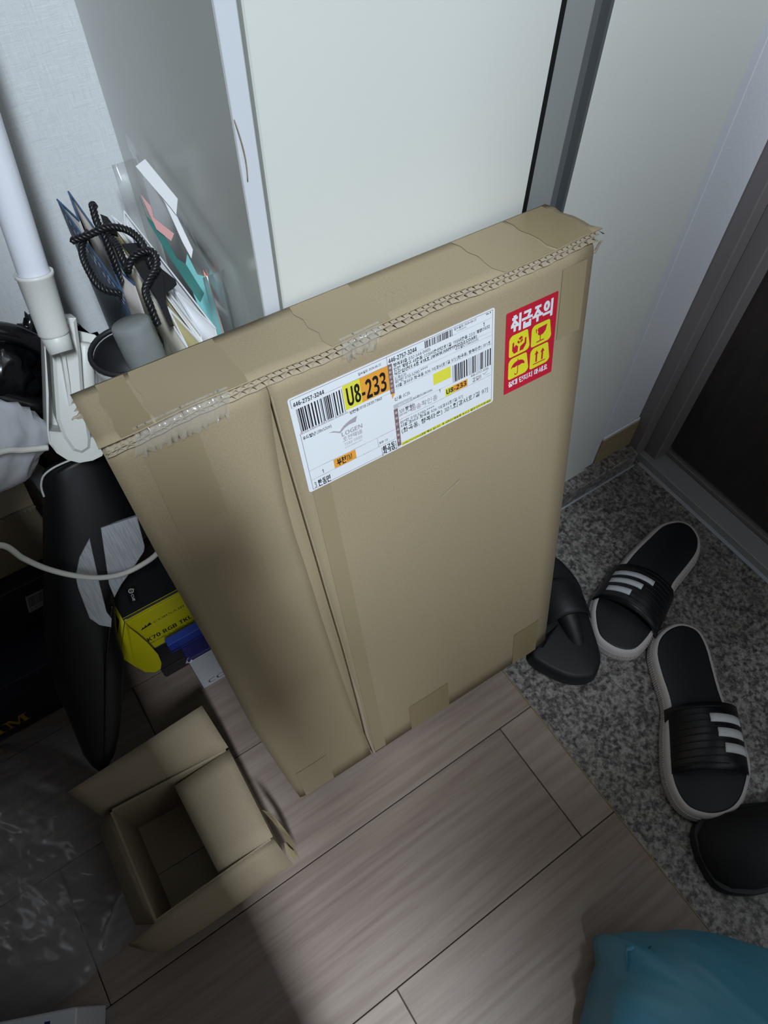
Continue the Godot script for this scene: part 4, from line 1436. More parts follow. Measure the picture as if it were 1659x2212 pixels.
func fan_solid(st: SurfaceTool, pts: Array, th: Vector3, k: float):
	var q := []
	for p in pts: q.append(p * k)
	for i in range(1, q.size() - 1):
		tri(st, q[0] - th, q[i] - th, q[i + 1] - th)
		tri(st, q[0] + th, q[i + 1] + th, q[i] + th)
	for i in q.size():
		var k2 := (i + 1) % q.size()
		quad(st, q[i] - th, q[i] + th, q[k2] + th, q[k2] - th)

# ================= stacked retail boxes
func retail_print() -> Image:
	var k := 10.0
	var im := Image.create(866, 1050, false, Image.FORMAT_RGB8)
	im.fill(rgb8(226, 216, 26))
	var ink := rgb8(34, 34, 30)
	# sails mark
	for q in [[[10.5, 41.5], [15.5, 41.5], [14.8, 35.8], [12.0, 39.0]], [[14.6, 41.2], [19.6, 40.8], [19.0, 33.4], [16.0, 38.0]], [[18.6, 40.6], [26.5, 39.6], [24.6, 32.6], [20.4, 37.0]]]:
		var pts := []
		for p in q: pts.append(Vector2(p[0], p[1]) * k)
		fill_poly(im, pts, ink)
	write(im, k, "CORSAIR", 29, 40.0, 45, 5.0, ink)
	write(im, k, "K70 RGB TKL", 10, 80, 66, 10.5, ink, 0.2, "sansb")
	write(im, k, "MECHANICAL GAMING KEYBOARD", 12, 89, 78, 4.2, ink)
	return im

func printed_front(t: Node3D, called: String, lo: Vector3, hi: Vector3, z: float, m: Material, label := ""):
	var st := begin()
	uvquad(st, V(lo.x, hi.y, z), V(hi.x, hi.y, z), V(hi.x, lo.y, z), V(lo.x, lo.y, z))
	quad(st, V(lo.x, lo.y, z - 0.0004), V(hi.x, lo.y, z - 0.0004), V(hi.x, hi.y, z - 0.0004), V(lo.x, hi.y, z - 0.0004))
	obj(called, st, m, t, label)

func box_stack():
	# plain black box on the floor under the yellow one
	var t := thing("gadget_box", "plain black carton on the floor under the yellow keyboard box", "box", V(0.0, 0, -0.53))
	box_part("body", V(-0.052, 0.0005, -0.035), V(0.032, 0.099, 0.031), M.black_card, t, 0.0012)
	box_part("lid_flap", V(-0.050, 0.002, 0.031), V(0.030, 0.030, 0.0322), M.black_card, t, 0.0005)
	# white fronted box
	t = thing("gadget_box", "navy carton with white front on the floor beside the leaning parcel", "box", V(0.04, 0, -0.47))
	box_part("body", V(-0.052, 0.0005, -0.017), V(-0.006, 0.108, 0.0172), M.navy, t, 0.0012)
	box_part("front_face", V(-0.0515, 0.001, 0.0172), V(-0.0065, 0.101, 0.0184), M.white_card, t, 0.0004)
	var im := Image.create(450, 1000, false, Image.FORMAT_RGB8)
	im.fill(rgb8(214, 216, 222))
	write(im, 10.0, "CORSAIR", 9, 93, 92, 12, rgb8(50, 46, 96))
	printed_front(t, "front_print", V(-0.051, 0.0015, 0), V(-0.007, 0.1005, 0), 0.0192, picture(im, 0.45), "white face with thin navy lettering")
	var st := begin()
	fan(st, [V(-0.053, 0.098, 0.016), V(-0.056, 0.104, 0.018), V(-0.050, 0.112, 0.016), V(-0.048, 0.108, 0.014), V(-0.046, 0.104, 0.0185), V(-0.049, 0.100, 0.0195)])
	obj("torn_corner", st, M.white_paper, t)
	# blue strip box
	t = thing("gadget_box", "slim bright blue carton lying on the navy white-fronted box", "box", V(0.03, 0.1082, -0.4795))
	box_part("body", V(-0.055, 0.0, -0.0065), V(0.002, 0.026, 0.006), M.blue_card, t, 0.001)
	box_part("label_band", V(-0.0552, 0.004, -0.0060), V(0.0022, 0.009, 0.0062), M.navy, t, 0.0003)
	# yellow keyboard box
	t = thing("keyboard_box", "black and yellow keyboard box with its end flap hanging open", "box", V(0.02, 0.0995, -0.535))
	var o := V(0.02, 0.0995, -0.535)
	box_part("body", V(-0.055, 0.1, -0.565) - o, V(0.032, 0.2035, -0.5006) - o, M.black_card, t, 0.0008)
	box_part("side_panel", V(-0.0550, 0.1, -0.5006) - o, V(0.032, 0.2015, -0.4994) - o, M.yellow, t, 0.0004)
	printed_front(t, "side_print", V(-0.0548, 0.1002, 0) - o, V(0.0318, 0.2013, 0) - o, -0.4990 + 0.535, picture(retail_print(), 0.5), "yellow side with black lettering")
	st = begin()
	quad(st, V(-0.0548, 0.196, -0.4988) - o, V(0.0318, 0.196, -0.4988) - o, V(0.0318, 0.2042, -0.5030) - o, V(-0.0548, 0.2042, -0.5030) - o)
	obj("folded_edge", st, M.yellow, t)
	st = begin(true)
	patch(st, V(-0.0565, 0.200, -0.545) - o, V(-0.0555, 0.2005, -0.4995) - o, V(-0.0833, 0.139, -0.492) - o, V(-0.0850, 0.142, -0.528) - o, V(-0.0006, 0.0003, 0), 4, 4)
	var ep := obj("end_panel", st, M.yellow, t)
	st = begin()
	quad(st, V(-0.0610, 0.192, -0.540) - o, V(-0.0605, 0.192, -0.510) - o, V(-0.0800, 0.150, -0.506) - o, V(-0.0810, 0.152, -0.526) - o)
	obj("end_print", st, M.black_card, ep)
	flat_card(t, "tuck_tab", [V(-0.0545, 0.2030, -0.4975), V(-0.0535, 0.1960, -0.4920), V(-0.0489, 0.1739, -0.489), V(-0.0446, 0.1456, -0.486), V(-0.0414, 0.1111, -0.482), V(-0.0435, 0.0883, -0.480), V(-0.0486, 0.0755, -0.479), V(-0.0575, 0.0728, -0.480), V(-0.0678, 0.0839, -0.482), V(-0.0753, 0.1074, -0.486), V(-0.0833, 0.139, -0.492)], V(-0.0002, 0.0001, 0.0007), M.yellow, "rounded yellow tuck tab").reparent(ep, false)
	# logo sticker on the black lid
	im = Image.create(300, 480, false, Image.FORMAT_RGB8)
	im.fill(rgb8(24, 24, 26))
	ring_in(im, Vector2(150, 120), Vector2(64, 64), 26, rgb8(220, 220, 220))
	stroke(im, Vector2(150, 95), Vector2(150, 145), 20, rgb8(220, 220, 220))
	stroke(im, Vector2(215, 60), Vector2(250, 100), 14, rgb8(190, 180, 60))
	var im2 := Image.create(260, 110, false, Image.FORMAT_RGB8)
	im2.fill(rgb8(24, 24, 26))
	write(im2, 10.0, "CUE", 2, 9.2, 22, 7.4, rgb8(220, 220, 220), 0.2, "sansb")
	im2.rotate_90(CLOCKWISE)
	im.blit_rect(im2, Rect2i(0, 0, 110, 260), Vector2i(95, 205))
	st = begin()
	uvquad(st, V(-0.0365, 0.2042, -0.5414) - o, V(-0.0232, 0.2042, -0.5380) - o, V(-0.0270, 0.2042, -0.5150) - o, V(-0.0395, 0.2042, -0.5180) - o)
	obj("logo_sticker", st, picture(im, 0.35), t, "small black sticker with white lettering")
	st = begin()
	fan(st, [V(-0.0530, 0.2050, -0.4975) - o, V(-0.0545, 0.2120, -0.4955) - o, V(-0.0500, 0.2065, -0.4985) - o])
	obj("torn_corner", st, M.white_paper, t)

# ================= footwear
func slab(st: SurfaceTool, xz: Array, y0: float, y1: float, flare: float, bev: float):
	# outline on the floor raised to a sole: bottom slightly wider, rounded top rim
	var p := PackedVector2Array()
	for q in xz: p.append(Vector2(q[0], q[1]))
	var c := Vector2.ZERO
	for q in p: c += q
	c /= p.size()
	var rings := []
	for l in [[y0, 0.6 * flare], [lerp(y0, y1, 0.25), flare], [lerp(y0, y1, 0.7), flare * 0.4], [y1 - bev * 0.3, -bev * 0.15], [y1, -bev]]:
		var r := []
		for i in p.size():
			var a := p[(i - 1 + p.size()) % p.size()]
			var b := p[(i + 1) % p.size()]
			var n := (b - a).orthogonal().normalized()
			if n.dot(p[i] - c) < 0: n = -n
			var q: Vector2 = p[i] + n * l[1]
			r.append(V(q.x, l[0], q.y))
		rings.append(r)
	loft(st, rings)

func smooth_loop(xz: Array, per := 3) -> Array:
	var out := []
	var n := xz.size()
	for i in n:
		var a := Vector2(xz[(i - 1 + n) % n][0], xz[(i - 1 + n) % n][1])
		var b := Vector2(xz[i][0], xz[i][1])
		var c := Vector2(xz[(i + 1) % n][0], xz[(i + 1) % n][1])
		var d := Vector2(xz[(i + 2) % n][0], xz[(i + 2) % n][1])
		for k in per:
			var q := b.cubic_interpolate(c, a, d, float(k) / per)
			out.append([q.x, q.y])
	return out

func shrink(xz: Array, d: float) -> Array:
	var out := []
	var n := xz.size()
	var c := Vector2.ZERO
	for q in xz: c += Vector2(q[0], q[1])
	c /= n
	for i in n:
		var a := Vector2(xz[(i - 1 + n) % n][0], xz[(i - 1 + n) % n][1])
		var b := Vector2(xz[(i + 1) % n][0], xz[(i + 1) % n][1])
		var p := Vector2(xz[i][0], xz[i][1])
		var m := (b - a).orthogonal().normalized()
		if m.dot(p - c) < 0: m = -m
		var q := p - m * d
		out.append([q.x, q.y])
	return out

# strap: a band over the foot between two edges, each given by its ends (left, right) on the floor
func strap_grid(a0: Vector3, a1: Vector3, b0: Vector3, b1: Vector3, h: float, nu := 14, nv := 8) -> Array:
	var g := []
	for j in nv + 1:
		var row := []
		var v := float(j) / nv
		var l := a0.lerp(b0, v)
		var r := a1.lerp(b1, v)
		for i in nu + 1:
			var u := float(i) / nu
			var s := sin(PI * u)
			var p := l.lerp(r, u)
			p.y += h * pow(s, 0.55) * (0.85 + 0.15 * sin(PI * v))
			row.append(p)
		g.append(row)
	return g

func strap_point(g: Array, u: float, v: float) -> Vector3:
	var nv := g.size() - 1
	var nu: int = g[0].size() - 1
	var x := clampf(u, 0, 1) * nu
	var y := clampf(v, 0, 1) * nv
	var i := mini(int(x), nu - 1)
	var j := mini(int(y), nv - 1)
	return g[j][i].lerp(g[j][i + 1], x - i).lerp(g[j + 1][i].lerp(g[j + 1][i + 1], x - i), y - j)

func slide(label: String, outline: Array, heel: Array, a0: Vector3, a1: Vector3, b0: Vector3, b1: Vector3, bands: Array):
	var t := thing("slide_sandal", label, "sandal", V(heel[0], -0.015, heel[1]), Basis(), "striped slide sandals on the granite")
	var o := t.position
	var loop := smooth_loop(outline, 3)
	for q in loop:
		q[0] -= o.x
		q[1] -= o.z
	var st := begin(true)
	slab(st, loop, 0.0005, 0.027, 0.004, 0.0035)
	var sole := obj("sole", st, M.sole, t, "pale grey sole with ribbed side")
	st = begin(true)
	slab(st, shrink(loop, 0.0045), 0.020, 0.0282, 0.0, 0.003)
	obj("footbed", st, M.black_rubber, t)
	# ribs round the side of the sole
	st = begin()
	for i in range(0, loop.size(), 1):
		var p := V(loop[i][0], 0, loop[i][1])
		var nx := V(loop[(i + 1) % loop.size()][0], 0, loop[(i + 1) % loop.size()][1])
		for e in 3:
			var q := p.lerp(nx, e / 3.0)
			var n := (nx - p).cross(Vector3.UP).normalized()
			if n.dot(q) < 0 and false: n = -n
			for s in [1.0]:
				tube(st, [q + n * 0.0028 * s + V(0, 0.002, 0), q + n * 0.0042 * s + V(0, 0.008, 0), q + n * 0.0025 * s + V(0, 0.017, 0)], 0.0011, -1, 4)
	obj("sole_ribs", st, M.sole, sole)
	var g := strap_grid(a0 - o, a1 - o, b0 - o, b1 - o, 0.048)
	st = begin(true)
	sheet(st, g, V(0, -0.0035, 0))
	var strap := obj("strap", st, M.black_satin, t)
	# fine stitched ridges across the strap
	st = begin(true)
	for i in 9:
		var path := []
		for k in 13: path.append(strap_point(g, lerp(0.04, 0.62, k / 12.0) if bands[0][0] > 0.5 else lerp(0.40, 0.96, k / 12.0), 0.08 + 0.105 * i) + V(0, 0.0006, 0))
		tube(st, path, 0.0009, -1, 5)
	obj("strap_ridges", st, M.black_rubber, strap)
	for b in bands:
		st = begin(true)
		var rows := []
		for j in 3:
			var row := []
			for i in 9:
				var u: float = lerp(float(b[0]) + (b[4] * j / 2.0), float(b[1]), i / 8.0)
				var v: float = lerp(float(b[2]), float(b[3]), j / 2.0)
				row.append(strap_point(g, u, v) + V(0, 0.0016, 0))
			rows.append(row)
		sheet(st, rows, V(0, -0.0022, 0))
		obj("stripe", st, M.stripe, strap, "white stripe")

func slides():
	var s2 := [[0.663, -0.1265], [0.6387, -0.1344], [0.6118, -0.1309], [0.588, -0.1147], [0.5694, -0.0866], [0.5552, -0.0599], [0.5411, -0.0401], [0.5181, -0.0213], [0.501, -0.0051], [0.4804, 0.0161], [0.468, 0.0339], [0.4605, 0.0544], [0.4615, 0.0725], [0.4725, 0.0885], [0.4882, 0.1002], [0.5094, 0.107], [0.5303, 0.1059], [0.5518, 0.0975], [0.5763, 0.0826], [0.5930, 0.0610], [0.6030, 0.0350], [0.6150, 0.0076], [0.6286, -0.0180], [0.6477, -0.0469], [0.6678, -0.0776], [0.6759, -0.1047]]
	var s1 := [[0.7993, -0.2682], [0.7721, -0.2762], [0.7343, -0.2717], [0.6883, -0.2639], [0.637, -0.2502], [0.5959, -0.2421], [0.566, -0.2264], [0.5475, -0.2068], [0.5356, -0.186], [0.5358, -0.1684], [0.5429, -0.1509], [0.5567, -0.137], [0.5761, -0.1321], [0.6166, -0.1408], [0.669, -0.1632], [0.7039, -0.1801], [0.7421, -0.1894], [0.7814, -0.2004], [0.8056, -0.2188], [0.8138, -0.2408], [0.8109, -0.2566]]
	slide("black slide sandal with white stripes lying close to the steel door sill", s1, [0.68, -0.21], V(0.648, 0.004, -0.262), V(0.690, 0.004, -0.166), V(0.576, 0.004, -0.238), V(0.612, 0.004, -0.132), [[0.06, 0.62, 0.24, 0.36, 0.0], [0.07, 0.50, 0.46, 0.58, 0.0], [0.09, 0.40, 0.68, 0.80, 0.0]])
	slide("black slide sandal with white stripes and ribbed pale sole, beside the black shoe", s2, [0.57, -0.01], V(0.5400, 0.004, -0.0440), V(0.6280, 0.004, 0.0160), V(0.4740, 0.004, 0.0240), V(0.5690, 0.004, 0.0900), [[0.95, 0.44, 0.20, 0.33, 0.0], [0.95, 0.51, 0.42, 0.55, 0.0], [0.95, 0.58, 0.64, 0.77, 0.0]])
	# black moulded sandal half behind the parcel
	var sd := [[0.5745, -0.3337], [0.5765, -0.2762], [0.5594, -0.2384], [0.5426, -0.2075], [0.5176, -0.1592], [0.4954, -0.1428], [0.481, -0.1416], [0.463, -0.1506], [0.4481, -0.1665], [0.4327, -0.1968], [0.4290, -0.2180], [0.4480, -0.2215], [0.4720, -0.2400], [0.4820, -0.3050], [0.5050, -0.3500], [0.5400, -0.3650]]
	var t := thing("moulded_sandal", "black moulded rubber sandal half hidden behind the parcel's lower corner", "sandal", V(0.505, -0.015, -0.25), Basis())
	var o := t.position
	var loop := smooth_loop(sd, 3)
	for q in loop:
		q[0] -= o.x
		q[1] -= o.z
	var st := begin(true)
	slab(st, loop, 0.0005, 0.030, 0.003, 0.006)
	obj("sole", st, M.black_rubber, t)
	st = begin(true)
	slab(st, shrink(loop, 0.010), 0.022, 0.026, 0.0, 0.001)
	obj("footbed", st, M.black_rubber, t)
	var g := strap_grid(V(0.484, 0.008, -0.300) - o, V(0.574, 0.008, -0.272) - o, V(0.478, 0.010, -0.240) - o, V(0.550, 0.010, -0.214) - o, 0.044)
	st = begin(true)
	sheet(st, g, V(0, -0.005, 0))
	obj("strap", st, M.black_rubber, t)
	st = begin(true)
	tube(st, smooth_path([V(0.516, 0.030, -0.245) - o, V(0.509, 0.018, -0.215) - o, V(0.502, 0.004, -0.190) - o], 6), 0.018, 0.011, 14)
	obj("toe_post", st, M.black_rubber, t)
	# black shoe at the edge of the light
	t = thing("black_shoe", "plain black low shoe pointing toward the wooden floor edge", "shoe", V(0.52, -0.015, 0.16))
	o = t.position
	var rings := []
	var sole := []
	var ax := V(0.92, 0, 0.39).normalized()
	var az := V(-ax.z, 0, ax.x)
	for q in [[-0.092, 0.010, 0.020], [-0.086, 0.030, 0.038], [-0.07, 0.043, 0.050], [-0.04, 0.050, 0.060], [0.0, 0.049, 0.074], [0.04, 0.045, 0.086], [0.09, 0.040, 0.090], [0.14, 0.040, 0.088], [0.175, 0.034, 0.088], [0.19, 0.018, 0.080]]:
		var c: Vector3 = ax * q[0]
		var r := []
		for i in 20:
			var a := TAU * i / 20.0
			var y: float = 0.014 + (q[2] - 0.014) * maxf(0.0, sin(a)) ** 0.8
			r.append(c + az * q[1] * cos(a) * (1.0 if sin(a) <= 0.0 else lerp(1.0, 0.72, sin(a))) + V(0, y if sin(a) > 0 else 0.012, 0))
		rings.append(r)
	st = begin(true)
	loft(st, rings)
	obj("upper", st, M.black_fabric, t)
	for s in [1.0, -1.0]:
		for q in ([[-0.094, 0.0], [-0.088, 0.032], [-0.07, 0.046], [-0.04, 0.053], [0.0, 0.052], [0.05, 0.046], [0.10, 0.043], [0.15, 0.043], [0.18, 0.034]] if s > 0 else [[0.194, 0.0], [0.18, 0.034], [0.15, 0.043], [0.10, 0.043], [0.05, 0.046], [0.0, 0.052], [-0.04, 0.053], [-0.07, 0.046], [-0.088, 0.032]]):
			var p: Vector3 = ax * q[0] + az * q[1] * s
			sole.append([p.x, p.z])
	st = begin(true)
	slab(st, smooth_loop(sole, 3), 0.0005, 0.018, 0.001, 0.001)
	obj("sole", st, M.black_rubber, t)

# ================= clutter on the left
func crumple(st: SurfaceTool, c: Vector3, r: Vector3, amp: float, freq: float, sd: int, nu := 40, nv := 26, cutoff := -1.0):
	var n := FastNoiseLite.new()
	n.seed = sd
	n.frequency = freq
	n.fractal_octaves = 4
	n.fractal_type = FastNoiseLite.FRACTAL_RIDGED
	var rings := []
	for j in nv + 1:
		var ph := PI * j / nv
		var row := []
		for i in nu:
			var th := TAU * i / nu
			var d := V(sin(ph) * cos(th), cos(ph), sin(ph) * sin(th))
			var k := 1.0 + amp * n.get_noise_3dv(d * 40.0)
			var p := c + d * r * k
			if p.y < cutoff: p.y = cutoff
			row.append(p)
		rings.append(row)
	loft(st, rings, true, false)

func left_clutter():
	var st: SurfaceTool
	# grey bin with a dark lip
	var t := thing("storage_bin", "grey round bin with a black lip standing behind the parcel", "bin", V(0.0765, 0.0, -0.5365))
	st = begin(true)
	var rr := []
	for q in [[0.002, 0.018], [0.01, 0.020], [0.23, 0.020], [0.556, 0.0325], [0.566, 0.0335], [0.566, 0.0300], [0.40, 0.028]]: rr.append(circle(V(0, q[0], 0), V(q[1], 0, 0), V(0, 0, q[1]), 32))
	loft(st, rr)
	obj("body", st, M.grey_bin, t)
	st = begin(true)
	var lip := []
	for i in 33: lip.append(V(cos(TAU * i / 32.0) * 0.0322, 0.568, sin(TAU * i / 32.0) * 0.0322))
	tube(st, lip, 0.0026, -1, 8)
	obj("lip", st, M.black_rubber, t)
	st = begin(true)
	loft(st, [circle(V(0, 0.5655, 0), V(0.0305, 0, 0), V(0, 0, 0.0305), 32), circle(V(0, 0.560, 0), V(0.030, 0, 0), V(0, 0, 0.030), 32)])
	obj("liner_bag", st, M.black_rubber, t)
	# grey roll standing in the bin
	t = thing("grey_roll", "grey rolled tube with seams, standing in the round bin", "tube", V(0.0935, 0.47, -0.487))
	var p0 := V(0.0905, 0.4060, -0.4640) - t.position
	var p1 := V(0.0874, 0.6020, -0.5280) - t.position
	var ad := (p1 - p0).normalized()
	var ax := ad.cross(V(0, 0, 1)).normalized()
	var ay := ad.cross(ax)
	rr = []
	for q in [[0.0, 0.018], [0.97, 0.0182], [0.992, 0.0178], [1.0, 0.0165]]: rr.append(circle(p0.lerp(p1, q[0]), ax * q[1], ay * q[1], 28))
	st = begin(true)
	loft(st, rr)
	obj("roll", st, M.grey_tube, t)
	st = begin(true)
	for s in 7:
		var path := []
		for i in 15:
			var a := PI * i / 14.0 - 0.3
			path.append(p0.lerp(p1, 0.55 + s * 0.062 + 0.02 * i / 14.0) + (ax * cos(a) + ay * sin(a)) * 0.0181)
		tube(st, path, 0.0004, -1, 4)
	obj("seam_lines", st, M.groove, t)
	# black plastic bag
	t = thing("black_bag", "crumpled glossy black plastic bag slumped between the wall and the cleaner", "plastic bag", V(0.0, 0.42, -0.66))
	st = begin(true)
	crumple(st, V(0.02, -0.04, -0.005), V(0.062, 0.14, 0.055), 0.22, 0.05, 5, 44, 28)
	obj("bag_body", st, M.black_gloss, t)
	st = begin(true)
	crumple(st, V(-0.035, 0.105, 0.035), V(0.036, 0.040, 0.028), 0.35, 0.06, 8, 30, 20)
	obj("bag_neck", st, M.black_gloss, t)
	for q in [[V(-0.030, 0.165, 0.045), V(0.0, 0.148, 0.05), V(0.018, 0.11, 0.05), V(0.004, 0.072, 0.05)], [V(-0.045, 0.10, 0.06), V(-0.02, 0.082, 0.07), V(0.0, 0.065, 0.065), V(-0.02, 0.05, 0.06), V(-0.05, 0.055, 0.06)]]:
		st = begin(true)
		tube(st, smooth_path(q, 8), 0.010, 0.007, 8)
		obj("bag_handle", st, M.black_gloss, t)
	# white bag
	t = thing("white_bag", "soft white plastic bag draped over the brown carton behind the cleaner", "plastic bag", V(-0.08, 0.42, -0.56))
	st = begin(true)
	crumple(st, V(-0.010, 0.096, 0.012), V(0.066, 0.050, 0.036), 0.16, 0.03, 12, 44, 28)
	obj("bag_body", st, M.cloth, t)
	# brown carton on the left
	t = thing("brown_carton", "brown carton with a torn corner stacked above the dark boxes", "box", V(-0.16, 0.232, -0.66))
	box_part("body", V(-0.14, 0.0, -0.075), V(0.082, 0.100, 0.038), M.kraft_dull, t, 0.002)
	st = begin()
	patch(st, V(-0.14, 0.112, 0.036), V(0.083, 0.103, 0.038), V(0.083, 0.099, -0.074), V(-0.14, 0.104, -0.074), V(0, -0.003, 0), 6, 2)
	obj("lid_flap", st, M.kraft_dull, t)
	st = begin()
	var rg := RandomNumberGenerator.new()
	rg.seed = 9
	for i in 12:
		var x := 0.02 + i * 0.0053
		tri(st, V(x, 0.103, 0.039), V(x + 0.006, 0.103 + rg.randf_range(-0.002, 0.002), 0.0405), V(x + 0.003, 0.096 - rg.randf_range(0, 0.004), 0.0395))
	obj("torn_paper", st, M.kraft_cut, t)
	# dark boxes
	t = thing("dark_box", "black carton with a small barcode sticker under the brown carton", "box", V(-0.17, 0.132, -0.66))
	box_part("body", V(-0.14, 0.0, -0.08), V(0.078, 0.0985, 0.060), M.black_card, t, 0.001)
	var im := Image.create(360, 360, false, Image.FORMAT_RGB8)
	im.fill(rgb8(176, 176, 182))
	bars(im, 10.0, 3, 4, 30, 22, 21, rgb8(40, 40, 44))
	write(im, 10.0, "8 809 4", 4, 33, 28, 4, rgb8(40, 40, 44))
	st = begin()
	uvquad(st, V(0.022, 0.074, 0.0606), V(0.050, 0.073, 0.0606), V(0.040, 0.040, 0.0606), V(0.012, 0.038, 0.0606))
	obj("barcode_sticker", st, picture(im, 0.5), t, "pale barcode sticker")
	t = thing("dark_box", "dark navy carton with gold lettering at the bottom of the stack", "box", V(-0.20, 0.0, -0.60))
	box_part("body", V(-0.14, 0.0005, -0.10), V(0.080, 0.1315, 0.060), mat(rgb8(30, 34, 54), 0.35), t, 0.001)
	im = Image.create(600, 240, false, Image.FORMAT_RGB8)
	im.fill(rgb8(26, 28, 44))
	write(im, 10.0, "MM", 4, 20, 52, 15, rgb8(206, 164, 36), 0.2, "serifb")
	st = begin()
	uvquad(st, V(-0.110, 0.052, 0.0606), V(-0.028, 0.052, 0.0606), V(-0.028, 0.016, 0.0606), V(-0.110, 0.016, 0.0606))
	obj("gold_print", st, picture(im, 0.4), t, "gold serif lettering")
	# small yellow card behind the bin
	t = thing("yellow_card", "small yellow card poking out beside the grey roll", "card", V(0.079, 0.40, -0.60))
	box_part("card", V(-0.012, 0.0, -0.001), V(0.010, 0.108, 0.001), M.yellow, t, 0.0003)
	# white braided cord
	var path := [V(-0.0245, 0.531, -0.500), V(-0.043, 0.540, -0.50), V(-0.0620, 0.549, -0.500), V(-0.12, 0.55, -0.50), V(-0.17, 0.52, -0.49), V(-0.17, 0.49, -0.47), V(-0.13, 0.50, -0.45), V(-0.098, 0.497, -0.45), V(-0.090, 0.467, -0.45), V(-0.080, 0.438, -0.45), V(-0.064, 0.408, -0.45), V(-0.045, 0.384, -0.45), V(-0.024, 0.371, -0.45), V(-0.001, 0.370, -0.45), V(0.018, 0.377, -0.45), V(0.045, 0.40, -0.452)]
	st = begin(true)
	tube(st, smooth_path(path, 8), 0.0028, -1, 10)
	var co := obj("power_cord", st, M.cord)
	tag(co, "white braided power cord looping in front of the black case", "cord")

# ================= lower right: blue bag
func bottom_right():
	var t := thing("blue_bag", "crumpled light blue plastic bag lying at the wooden floor's edge", "plastic bag", V(0.33, 0.0, 0.30))
	var st := begin(true)
	var n := FastNoiseLite.new()
	n.seed = 15
	n.frequency = 3.2
	n.fractal_octaves = 4
	n.fractal_type = FastNoiseLite.FRACTAL_RIDGED
	# outline of the bag seen from above, from the pointed corner round
	var out := [[0.250, 0.124], [0.268, 0.134], [0.288, 0.144], [0.337, 0.180], [0.372, 0.221], [0.42, 0.28], [0.44, 0.36], [0.42, 0.45], [0.36, 0.50], [0.28, 0.48], [0.22, 0.42], [0.18, 0.33], [0.165, 0.24], [0.180, 0.180], [0.205, 0.160], [0.236, 0.146]]
	var loop := smooth_loop(out, 3)
	var cx := V(0.31, 0, 0.31)
	var rings := []
	for l in [[0.0, 0.99, 0.98], [0.02, 1.06, 1.04], [0.06, 1.05, 1.04], [0.10, 1.03, 1.02], [0.122, 0.99, 0.985], [0.140, 0.88, 0.88], [0.155, 0.72, 0.72], [0.164, 0.5, 0.5], [0.168, 0.25, 0.25], [0.169, 0.02, 0.02]]:
		var r := []
		for q in loop:
			var p := V(q[0], 0, q[1])
			var d: Vector3 = (p - cx) * l[1]
			var w := cx + d
			var k: float = n.get_noise_3d(w.x * 2.4, l[0] * 3.0, w.z * 2.4)
			w += d.normalized() * k * 0.012 * (1.0 if l[0] > 0.01 else 0.0)
			w.y = l[0] + k * 0.016 * (1.0 if l[0] > 0.01 else 0.0)
			r.append(w - t.position)
		rings.append(r)
	loft(st, rings)
	obj("bag_body", st, M.blue_bag, t)
	st = begin(true)
	var g := []
	for j in 5:
		var row := []
		for i in 5:
			var f := i / 4.0
			var v := j / 4.0
			row.append(V(0.228, 0.104, 0.150).lerp(V(0.272, 0.118, 0.140), f).lerp(V(0.246, 0.136, 0.121), v * (1.0 - 0.2 * f)) + V(0, 0.004 * sin(f * 7.0 + v * 5.0), 0) - t.position)
		g.append(row)
	sheet(st, g, V(0, -0.0006, 0))
	obj("bag_corner", st, M.blue_bag, t)
	# small printed carton at the lower left
	t = thing("snack_carton", "small white carton with green print on the floor by the clear wrap", "box", V(-0.34, 0.0, -0.135), Basis(Vector3.UP, -0.42))
	box_part("body", V(-0.075, 0.0005, -0.05), V(0.045, 0.100, 0.05), M.white_card, t, 0.0015)
	st = begin()
	for q in [[-0.03, -0.03, 0.02], [0.0, -0.01, 0.015], [-0.06, 0.0, 0.02]]: quad(st, V(q[0], 0.1003, q[1]), V(q[0] + q[2], 0.1003, q[1]), V(q[0] + q[2], 0.1003, q[1] + 0.02), V(q[0], 0.1003, q[1] + 0.02))
	obj("green_print", st, M.green_print, t)
	st = begin()
	quad(st, V(0.012, 0.1003, -0.042), V(0.018, 0.1003, -0.042), V(0.018, 0.1003, -0.025), V(0.012, 0.1003, -0.025))
	obj("dark_print", st, M.navy, t)

# ================= clear wrap heaped at the left
func plastic_wrap():
	var t := thing("plastic_wrap", "heap of crumpled clear plastic wrap beside the open cardboard box", "plastic wrap", V(-0.33, 0.0, -0.37))
	var n := FastNoiseLite.new()
	n.seed = 33
	n.frequency = 6.0
	n.fractal_octaves = 5
	n.fractal_type = FastNoiseLite.FRACTAL_RIDGED
	for layer in 2:
		var st := begin(true)
		var g := []
		var nu := 60
		var nv := 60
		for j in nv + 1:
			var row := []
			for i in nu + 1:
				var u := i / float(nu) * 2.0 - 1.0
				var v := j / float(nv) * 2.0 - 1.0
				var k := 1.0 - 0.18 * (u * u * v * v)
				var x := u * 0.145 * k
				var z := v * 0.175 * k
				var rr: float = min(1.0, sqrt(u * u + v * v))
				var h: float = (0.150 - layer * 0.05) * (1.0 - pow(rr, 2.2))
				var e := n.get_noise_3d(x * 2.0 + layer * 7.0, 0.0, z * 2.0)
				row.append(V(x + e * 0.006, max(0.003, h * (0.82 + 0.28 * e) + 0.004 + (0.006 if layer == 0 else 0.0)), z + e * 0.006))
			g.append(row)
		for j in nv:
			for i in nu: quad(st, g[j][i], g[j][i + 1], g[j + 1][i + 1], g[j + 1][i])
		obj("film_layer", st, M.wrap, t)

